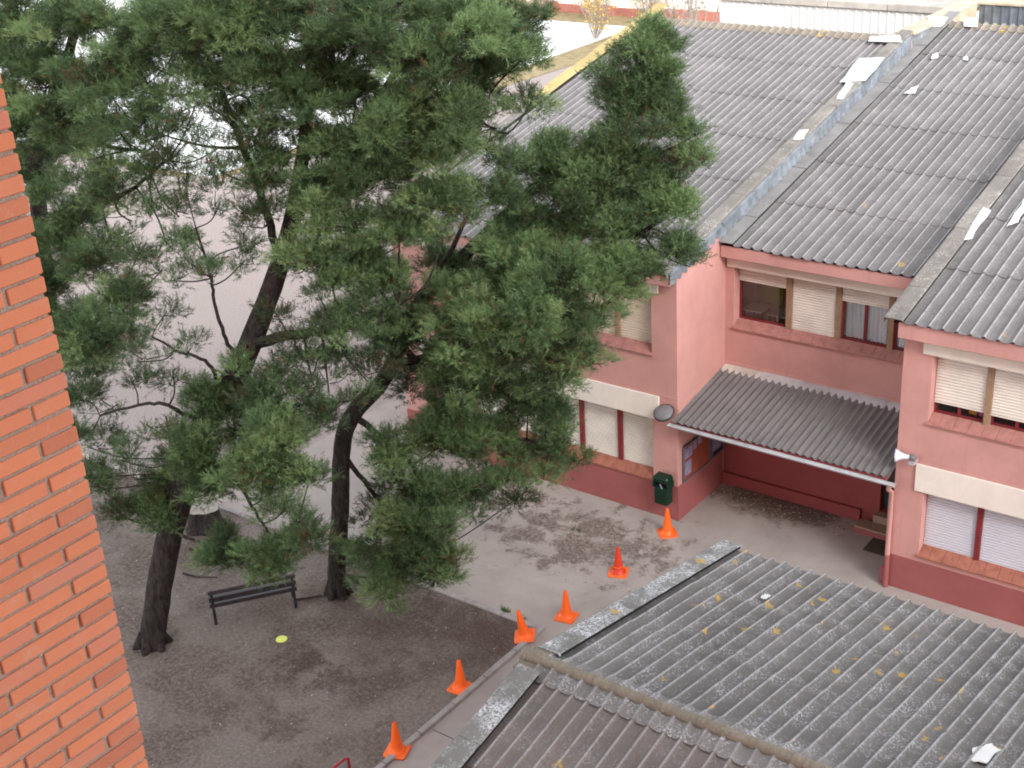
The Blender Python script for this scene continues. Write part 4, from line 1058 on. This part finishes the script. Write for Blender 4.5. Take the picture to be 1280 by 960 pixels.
# leaning pine beside the brick block
tA = [(-21.05, 14.2, -.1), (-20.98, 14.28, .5), A(213,665,14.75), A(255,532,15.3), A(302,454,15.9), A(353,320,16.5), A(376,210,16.8), A(388,90,17.0), A(392,-50,17.2)]
limA = [([A(349,325,16.5), A(330,255,16.3), A(299,171,16.0), A(275,110,15.8), A(250,45,15.6)], .085, .035),
        ([A(312,430,15.9), A(370,418,16.3), A(435,408,16.9), A(500,380,17.6)], .12, .05),
        ([A(303,452,15.88), A(285,430,15.75), A(270,385,15.5), A(262,340,15.3), A(245,285,15.0)], .045, .02),
        ([A(262,520,15.35), A(235,520,15.0), A(205,505,14.6), A(165,508,14.3), A(125,520,14.0)], .05, .02),
        ([A(276,490,15.5), A(262,455,15.2), A(225,440,14.9), A(190,420,14.6)], .045, .018),
        ([A(240,570,15.15), A(285,590,15.1), A(320,640,15.0), A(345,680,14.9)], .05, .02),
        ([A(230,610,15.0), A(215,555,14.8), A(207,520,14.7)], .03, .014),
        ([A(365,280,16.6), A(420,200,17.2), A(480,110,17.7), A(540,40,18.1)], .11, .04),
        ([A(372,240,16.7), A(440,230,17.5), A(520,200,18.2), A(600,150,18.8)], .09, .035),
        ([A(384,120,17.0), A(330,70,16.8), A(290,30,16.5)], .07, .03),
        ([A(384,140,17.0), A(450,60,17.2), A(520,-20,17.4)], .08, .03)]
mA = []
for a in [(290,25,55,16.2),(350,40,55,16.8),(335,115,42,16.6),(420,85,66,17),(480,45,66,17.4),(555,35,62,17.8),(625,30,50,18.2),(655,75,34,18.6),
          (510,130,64,17.3),(440,160,56,16.9),(590,105,56,18.2),(385,130,44,16.8),(400,215,46,16.9),(470,220,56,17.3),(540,195,56,17.8),(615,160,34,18.6,.6),
          (345,200,30,16.4),(440,285,42,17),(500,285,42,17.5),(410,315,30,16.7,.7),(560,265,46,18.0),(625,205,30,18.8,.5),(660,130,22,18.8,.6),
          (525,75,50,16.6),(450,25,55,16.4),(600,60,45,17.4),(570,150,45,17.2),(480,160,45,16.4),(490,350,36,17.4,.8),
          (310,205,24,16.1,.3),(270,100,30,15.7,.3),(285,150,22,15.9,.3),(250,60,30,15.6,.55),(355,155,30,16.3,.6),(325,155,18,16.2,.35),
          (305,265,30,15.6,.3),(300,310,26,15.6,.2),(265,345,20,15.2,.3),
          (300,545,52,15.0),(350,585,42,15.1),(262,580,40,14.9),(365,545,34,15.4,.8),(285,505,34,15.2),(325,610,34,14.8,.9),(385,600,20,15.2,.7),
          (215,612,26,14.7,.8),(205,655,15,14.6,.7),(180,640,18,14.5,.4),
          (272,694,24,14.8,.8),(305,690,30,14.8),(345,690,38,14.8),(380,672,24,15.0,.8),(340,722,20,14.8,.7),
          (390,470,40,16.0,.3),(355,490,30,15.9,.3),(420,440,34,16.6,.5),(440,500,26,16.6,.3),(400,375,30,16.4,.35),(445,370,30,17.0,.7),(380,340,22,16.6,.5),
          (215,470,32,14.8,.25),(190,535,36,14.5,.28),(160,575,30,14.2,.35),(140,510,30,14.1,.3),(120,560,34,13.9,.45),(130,610,26,13.9,.45),(100,500,26,13.8,.4),
          (205,395,26,14.7,.22),(235,440,24,14.9,.22),(240,300,34,15.0,.3),(220,350,24,14.9,.25),(150,640,16,14.0,.5),(175,600,22,14.4,.4),
          (330,285,30,16.2,.5),(300,330,28,15.9,.3),(395,270,34,16.5,.8),(380,310,32,16.3,.7),(420,345,34,16.6,.8),(455,325,34,17.0,.8),(400,405,30,16.2,.45),(350,400,24,15.8,.3),
          (375,440,34,15.8,.45),(410,480,36,16.0,.5),(370,510,34,15.6,.55),(330,500,32,15.4,.7),(300,465,26,15.3,.35),(250,480,26,15.0,.3),
          (245,555,34,14.9,.8),(225,580,28,14.8,.8),(270,610,30,14.7,.8),(310,580,36,14.7),(340,545,36,14.8),(205,630,24,14.6,.7),
          (315,175,30,16.0,.6),(300,120,34,15.8,.6),(330,230,30,16.2,.6),(265,135,26,15.7,.4),(280,215,26,15.8,.35),(350,90,40,16.2,.9),(260,20,45,15.9,.9),(310,70,36,16.2,.8),
          (270,260,26,15.4,.3),(240,330,28,15.1,.35),(180,450,28,14.5,.3),(165,480,26,14.3,.35),(110,600,26,13.8,.45),(95,545,26,13.7,.45),
          (400,525,40,16.3,.5),(385,645,24,15.4,.45),(455,470,30,16.9,.5),(350,640,26,15.2,.6),(465,410,34,17.0,.7),(430,415,26,16.6,.6),
          (205,20,50,15.6,.95),(240,75,40,15.8,.8),(150,95,36,15.4,.9),(285,85,40,16.0,.8),(330,20,50,16.4,.95),(300,140,32,15.9,.5),(250,115,30,15.7,.5),(195,165,30,15.2,.45),(235,215,28,15.3,.35)]:
    mA.append(mass(a[0], a[1], a[2], a[3]+rng.uniform(-.3, .3), a[4] if len(a) > 4 else 1.0))
pine('leaning stone-dark pine with thick trunk rising over the bench', (-21.05, 14.2, 0), tA, [.29, .27, .26, .255, .23, .17, .13, .09, .05], limA, mA, 'pine trees in the bed')

# upright pine whose top leans over the school roof
tB = [(-18.99, 17.69, -.1), (-18.96, 17.7, .6), A(425,640,17.8), A(428,560,18.0), A(441,518,18.2), A(484,468,18.6), A(520,385,19.1), A(590,310,19.9), A(690,215,20.7), A(770,150,21.2), A(795,100,21.4), A(815,35,21.5)]
limB = [([A(441,518,18.2), A(480,550,18.3), A(510,575,18.3), A(530,610,18.2)], .08, .03),
        ([A(430,570,18.0), A(470,620,17.9), A(510,670,17.7), A(530,700,17.6)], .06, .025),
        ([A(490,458,18.6), A(560,440,18.9), A(640,430,19.3), A(720,400,19.8)], .10, .03),
        ([A(500,430,18.8), A(560,490,19.2), A(620,540,19.7), A(690,555,20.2)], .08, .025),
        ([A(590,310,19.9), A(660,320,20.3), A(740,310,20.7), A(820,280,21.0)], .09, .025),
        ([A(690,215,20.7), A(760,220,21.0), A(830,190,21.4), A(875,165,21.8)], .06, .012),
        ([A(520,385,19.1), A(560,320,19.0), A(600,240,19.0)], .07, .03)]
mB = []
for a in [(480,575,34,18.0,.7),(520,620,40,18.2,.8),(470,640,26,17.8,.5),(520,690,50,17.6),(480,722,34,17.5),(560,712,22,17.7,.9),(450,690,20,17.6,.6),(500,560,26,18.4,.6),
          (600,480,56,19.1),(560,430,56,18.8),(640,430,58,19.2),(700,390,60,19.7),(640,360,56,19.7),(570,375,50,18.9),(500,420,40,18.6),(485,390,30,18.4,.8),
          (740,340,56,20.2),(790,300,50,20.7),(828,255,36,21.0),(760,250,56,20.8),(700,285,56,20.4),(645,290,50,20.0),(720,440,34,19.7,.9),(755,405,30,20.1,.9),
          (690,470,32,19.6,.9),(660,505,38,19.6),(610,550,46,19.4),(560,530,42,18.9),(670,565,36,20.0),(700,548,24,20.2,.9),(630,600,34,19.7,.8),(580,605,32,19.0,.8),(545,560,36,18.7,.9),
          (800,195,40,21.2),(760,185,38,21.0),(822,135,30,21.4),(790,95,34,21.3),(818,62,24,21.5),(812,42,14,21.5,.9),(800,62,20,21.45),(826,84,20,21.45,.9),(835,110,18,21.4,.8),(780,70,14,21.3,.7),(845,140,18,21.5,.8),(858,200,16,21.4,.8),(660,215,26,20.2,.8),(855,330,14,21.0,.7),(845,165,16,21.6,.7),(868,168,10,21.8,.6),(840,215,26,21.4,.9),
          (845,310,22,21.0,.9),(805,345,18,20.8,.8),(775,365,22,20.5,.8),(620,245,36,19.6,.9),(680,215,34,20.4),(720,205,34,20.7),(560,330,34,19.4,.6),(530,470,34,18.5,.9),
          (600,420,50,18.2),(660,390,46,18.6),(560,480,40,18.1),(700,340,44,19.2),(620,330,40,18.9),(590,640,18,19.2,.5),(715,575,16,20.3,.7),(650,620,18,19.9,.5),(775,140,30,21.1),(790,125,28,21.3),(810,95,28,21.4),(770,105,24,21.2,.9),(720,235,40,20.6),(800,235,34,21.0),(790,160,34,21.2),(490,610,34,17.8,.5),(540,640,34,18.0,.7),(560,660,26,17.9,.7),(500,655,34,17.6,.9),(470,690,30,17.4,.9),(540,725,22,17.6,.9),(495,745,18,17.5,.8),(690,515,26,20.0,.8),(680,590,22,20.2,.7),(735,455,24,20.0,.7)]:
    mB.append(mass(a[0], a[1], a[2], a[3]+rng.uniform(-.3, .3), a[4] if len(a) > 4 else 1.0))
pine('crooked pine beside the bench, its crown reaching over the school roof', (-18.99, 17.69, 0), tB, [.21, .20, .19, .185, .18, .165, .15, .13, .10, .06, .035, .015], limB, mB, 'pine trees in the bed')

# third pine, trunk hidden by the brick block
tC = [(-27.0, 16.5, -.1), (-26.9, 16.5, 1.5), A(78,560,16.4), A(65,430,16.3), A(52,300,16.2), A(45,190,16.1), A(70,120,16.1), A(95,30,16.1), A(105,-60,16.1)]
limC = [([A(45,200,16.1), A(70,168,15.8), A(120,180,15.5), A(180,190,15.2)], .09, .03),
        ([A(50,270,16.2), A(110,262,15.6), A(160,240,15.2), A(210,200,15.0)], .07, .025),
        ([A(60,400,16.3), A(100,395,15.8), A(150,390,15.3)], .06, .025),
        ([A(70,120,16.1), A(130,90,15.7), A(200,60,15.4)], .07, .03)]
mC = []
for a in [(40,40,60,15.8),(110,25,58,15.7),(170,55,52,15.5),(60,110,56,15.7),(130,110,50,15.4),(185,105,32,15.3,.9),(230,25,48,15.6),(60,195,36,15.6,.9),(100,175,34,15.4,.8),(90,150,42,15.3),
          (60,245,28,15.6,.9),(150,170,28,15.1,.4),(70,295,42,15.5),(115,325,38,15.3,.9),(60,350,38,15.7),(150,385,42,15.0),(128,370,26,14.9),(100,395,28,15.3,.9),(205,300,32,15.0,.25),(160,270,34,15.1,.3),
          (80,430,30,15.5,.6),(20,60,60,16.0),(10,140,60,16.0),(25,220,50,16.0),(180,150,28,15.1,.35),(120,265,26,15.2,.5),(195,200,28,15.0,.3),(215,150,30,15.2,.35),(210,90,34,15.4,.7),(95,465,20,15.4,.5),(230,180,24,15.2,.25),(185,175,34,14.9,.4),(240,140,34,15.2,.4),(160,220,30,15.0,.4),(215,205,28,15.0,.35),(270,185,26,15.4,.3),(110,215,34,15.2,.5),(20,300,40,15.8,.9),(20,390,40,15.8,.9),(120,235,32,15.1,.6),(150,245,34,15.0,.5),(190,250,34,14.9,.45),(220,265,32,15.0,.4),(180,310,34,14.9,.45),(140,300,32,15.0,.6),
          (200,340,28,14.9,.35),(90,270,34,15.2,.8),(185,225,30,14.9,.45),(130,195,34,15.0,.6),(150,140,36,15.1,.7),(200,130,32,15.1,.6),(110,430,34,15.1,.7),(90,500,26,15.3,.4),(85,440,34,15.2,.8),(140,430,30,15.0,.7),(165,420,24,14.9,.5),(120,465,26,15.0,.5),(60,420,34,15.4,.9)]:
    mC.append(mass(a[0], a[1], a[2], a[3]+rng.uniform(-.3, .3), a[4] if len(a) > 4 else 1.0))
pine('dense dark pine behind the corner of the orange brick wall', (-27.0, 16.5, 0), tC, [.25, .24, .22, .2, .18, .16, .12, .08, .04], limC, mC, 'pine trees in the bed')

# ------------------------------------------------------------------ far end: boundary wall and autumn trees
fw = thing('boundary_wall', 'far boundary wall with reddish base and white upper part behind the pale court', 'wall', (-50, 77.4, 0))
mb = MB()
x = -75.0
while x < -18: 
    hgt = .62+random.uniform(-.1,.1); mb.box(x, min(x+2.3, -18), 77.2, 77.42, 0, hgt); x += 2.3
mb.build('base_course', M['far_red'], fw)
MB().box(-75, -18, 77.26, 77.40, 0, 2.6).build('wall', M['far_white'], fw)
for i in range(9): MB().box(-62.3+5.1*i, -61.95+5.1*i, 77.14, 77.45, 0, 1.0).build('post', M['far_red'], fw)

def leafy(name, label, base, h, spread, stems, nleaf, mat, lsize, pale=True, low=.25, group=None, cat='tree'):
    r = thing(name, label, cat, base, 0, group); b0 = np.array(base); mb = MB(); tips = []
    for s in range(stems):
        a = rng.uniform(0, 6.28); top = b0+np.array([math.cos(a)*spread*rng.uniform(.2,.9), math.sin(a)*spread*rng.uniform(.2,.9), h*rng.uniform(.75,1)])
        p = spline([b0+rng.normal(0, .05, 3)*(1,1,0), b0+(top-b0)*.45+rng.normal(0, .12, 3), top], 5); mb.tube(p, np.linspace(.05, .012, len(p)), 5, cap=False)
        for q in p[2:]:
            for _ in range(3):
                e = q+rng.normal(0, .35, 3)*(1,1,.6)+np.array([0,0,.35]); mb.tube([q, (q+e)/2+rng.normal(0,.04,3), e], [.016, .012, .006], 4, cap=False); tips.append(e); tips.append((q+e)/2)
    mb.build('branches', M['pale_twig'] if pale else M['twig'], r)
    T = np.array(tips); C_ = T[rng.integers(0, len(T), nleaf)]+rng.normal(0, .16, (nleaf, 3)); C_[:, 2] = np.maximum(C_[:, 2], h*low)
    d1 = rng.normal(size=(nleaf, 3)); d1 /= np.linalg.norm(d1, axis=1)[:, None]; d2 = np.cross(d1, rng.normal(size=(nleaf, 3))); d2 /= np.linalg.norm(d2, axis=1)[:, None]
    s = (lsize*rng.uniform(.6, 1.2, nleaf))[:, None]
    V = np.stack([C_-d1*s, C_+d2*s*.6, C_+d1*s, C_-d2*s*.6], 1).reshape(-1, 3)-b0
    me = bpy.data.meshes.new('crown'); me.from_pydata(V.tolist(), [], np.arange(4*nleaf).reshape(nleaf, 4).tolist())
    at = me.attributes.new('tone', 'FLOAT', 'FACE'); at.data.foreach_set('value', np.clip(np.repeat(rng.normal(.5, .2, nleaf), 1), 0, 1).astype(np.float32)); me.materials.append(mat)
    o = link('crown', me, r); o['kind'] = 'stuff'
G = 'autumn trees at the far end'
leafy('shrub', 'sparse yellow-leaved shrub standing at the edge of the pale court', (-46.9, 70.5, 0), 2.8, 1.5, 7, 420, M['yellow_leaf'], .085, group=G, cat='shrub')
leafy('shrub', 'yellow-leaved shrub close against the far boundary wall', (-50.2, 75.6, 0), 2.2, 1.6, 7, 460, M['yellow_leaf'], .09, group=G, cat='shrub')
leafy('shrub', 'low yellow shrub along the far border strip beside the roof edge', (-46.2, 75.4, 0), 1.9, 1.6, 7, 420, M['yellow_leaf'], .09, group=G, cat='shrub')
leafy('shrub', 'dry brown shrub in the far border strip near the pine crown', (-55.0, 75.8, 0), 1.3, 1.8, 7, 380, M['dry_leaf'], .09, group=G, cat='shrub')
leafy('bare_tree', 'bare pale-stemmed tree rising just behind the yellow-edged roof corner', (-41.5, 68.0, 0), 6.5, 1.6, 9, 120, M['yellow_leaf'], .08, group=G)
leafy('bare_tree', 'bare tangled tree beside the white ribbed wall', (-32.6, 58.0, 0), 7.0, 2.6, 12, 500, M['dry_leaf'], .07, group=G)
leafy('bare_tree', 'bushy tree with dull olive leaves between roof corner and white ribbed wall', (-36.5, 63.0, 0), 6.3, 2.4, 12, 900, M['dry_leaf'], .09, group=G)
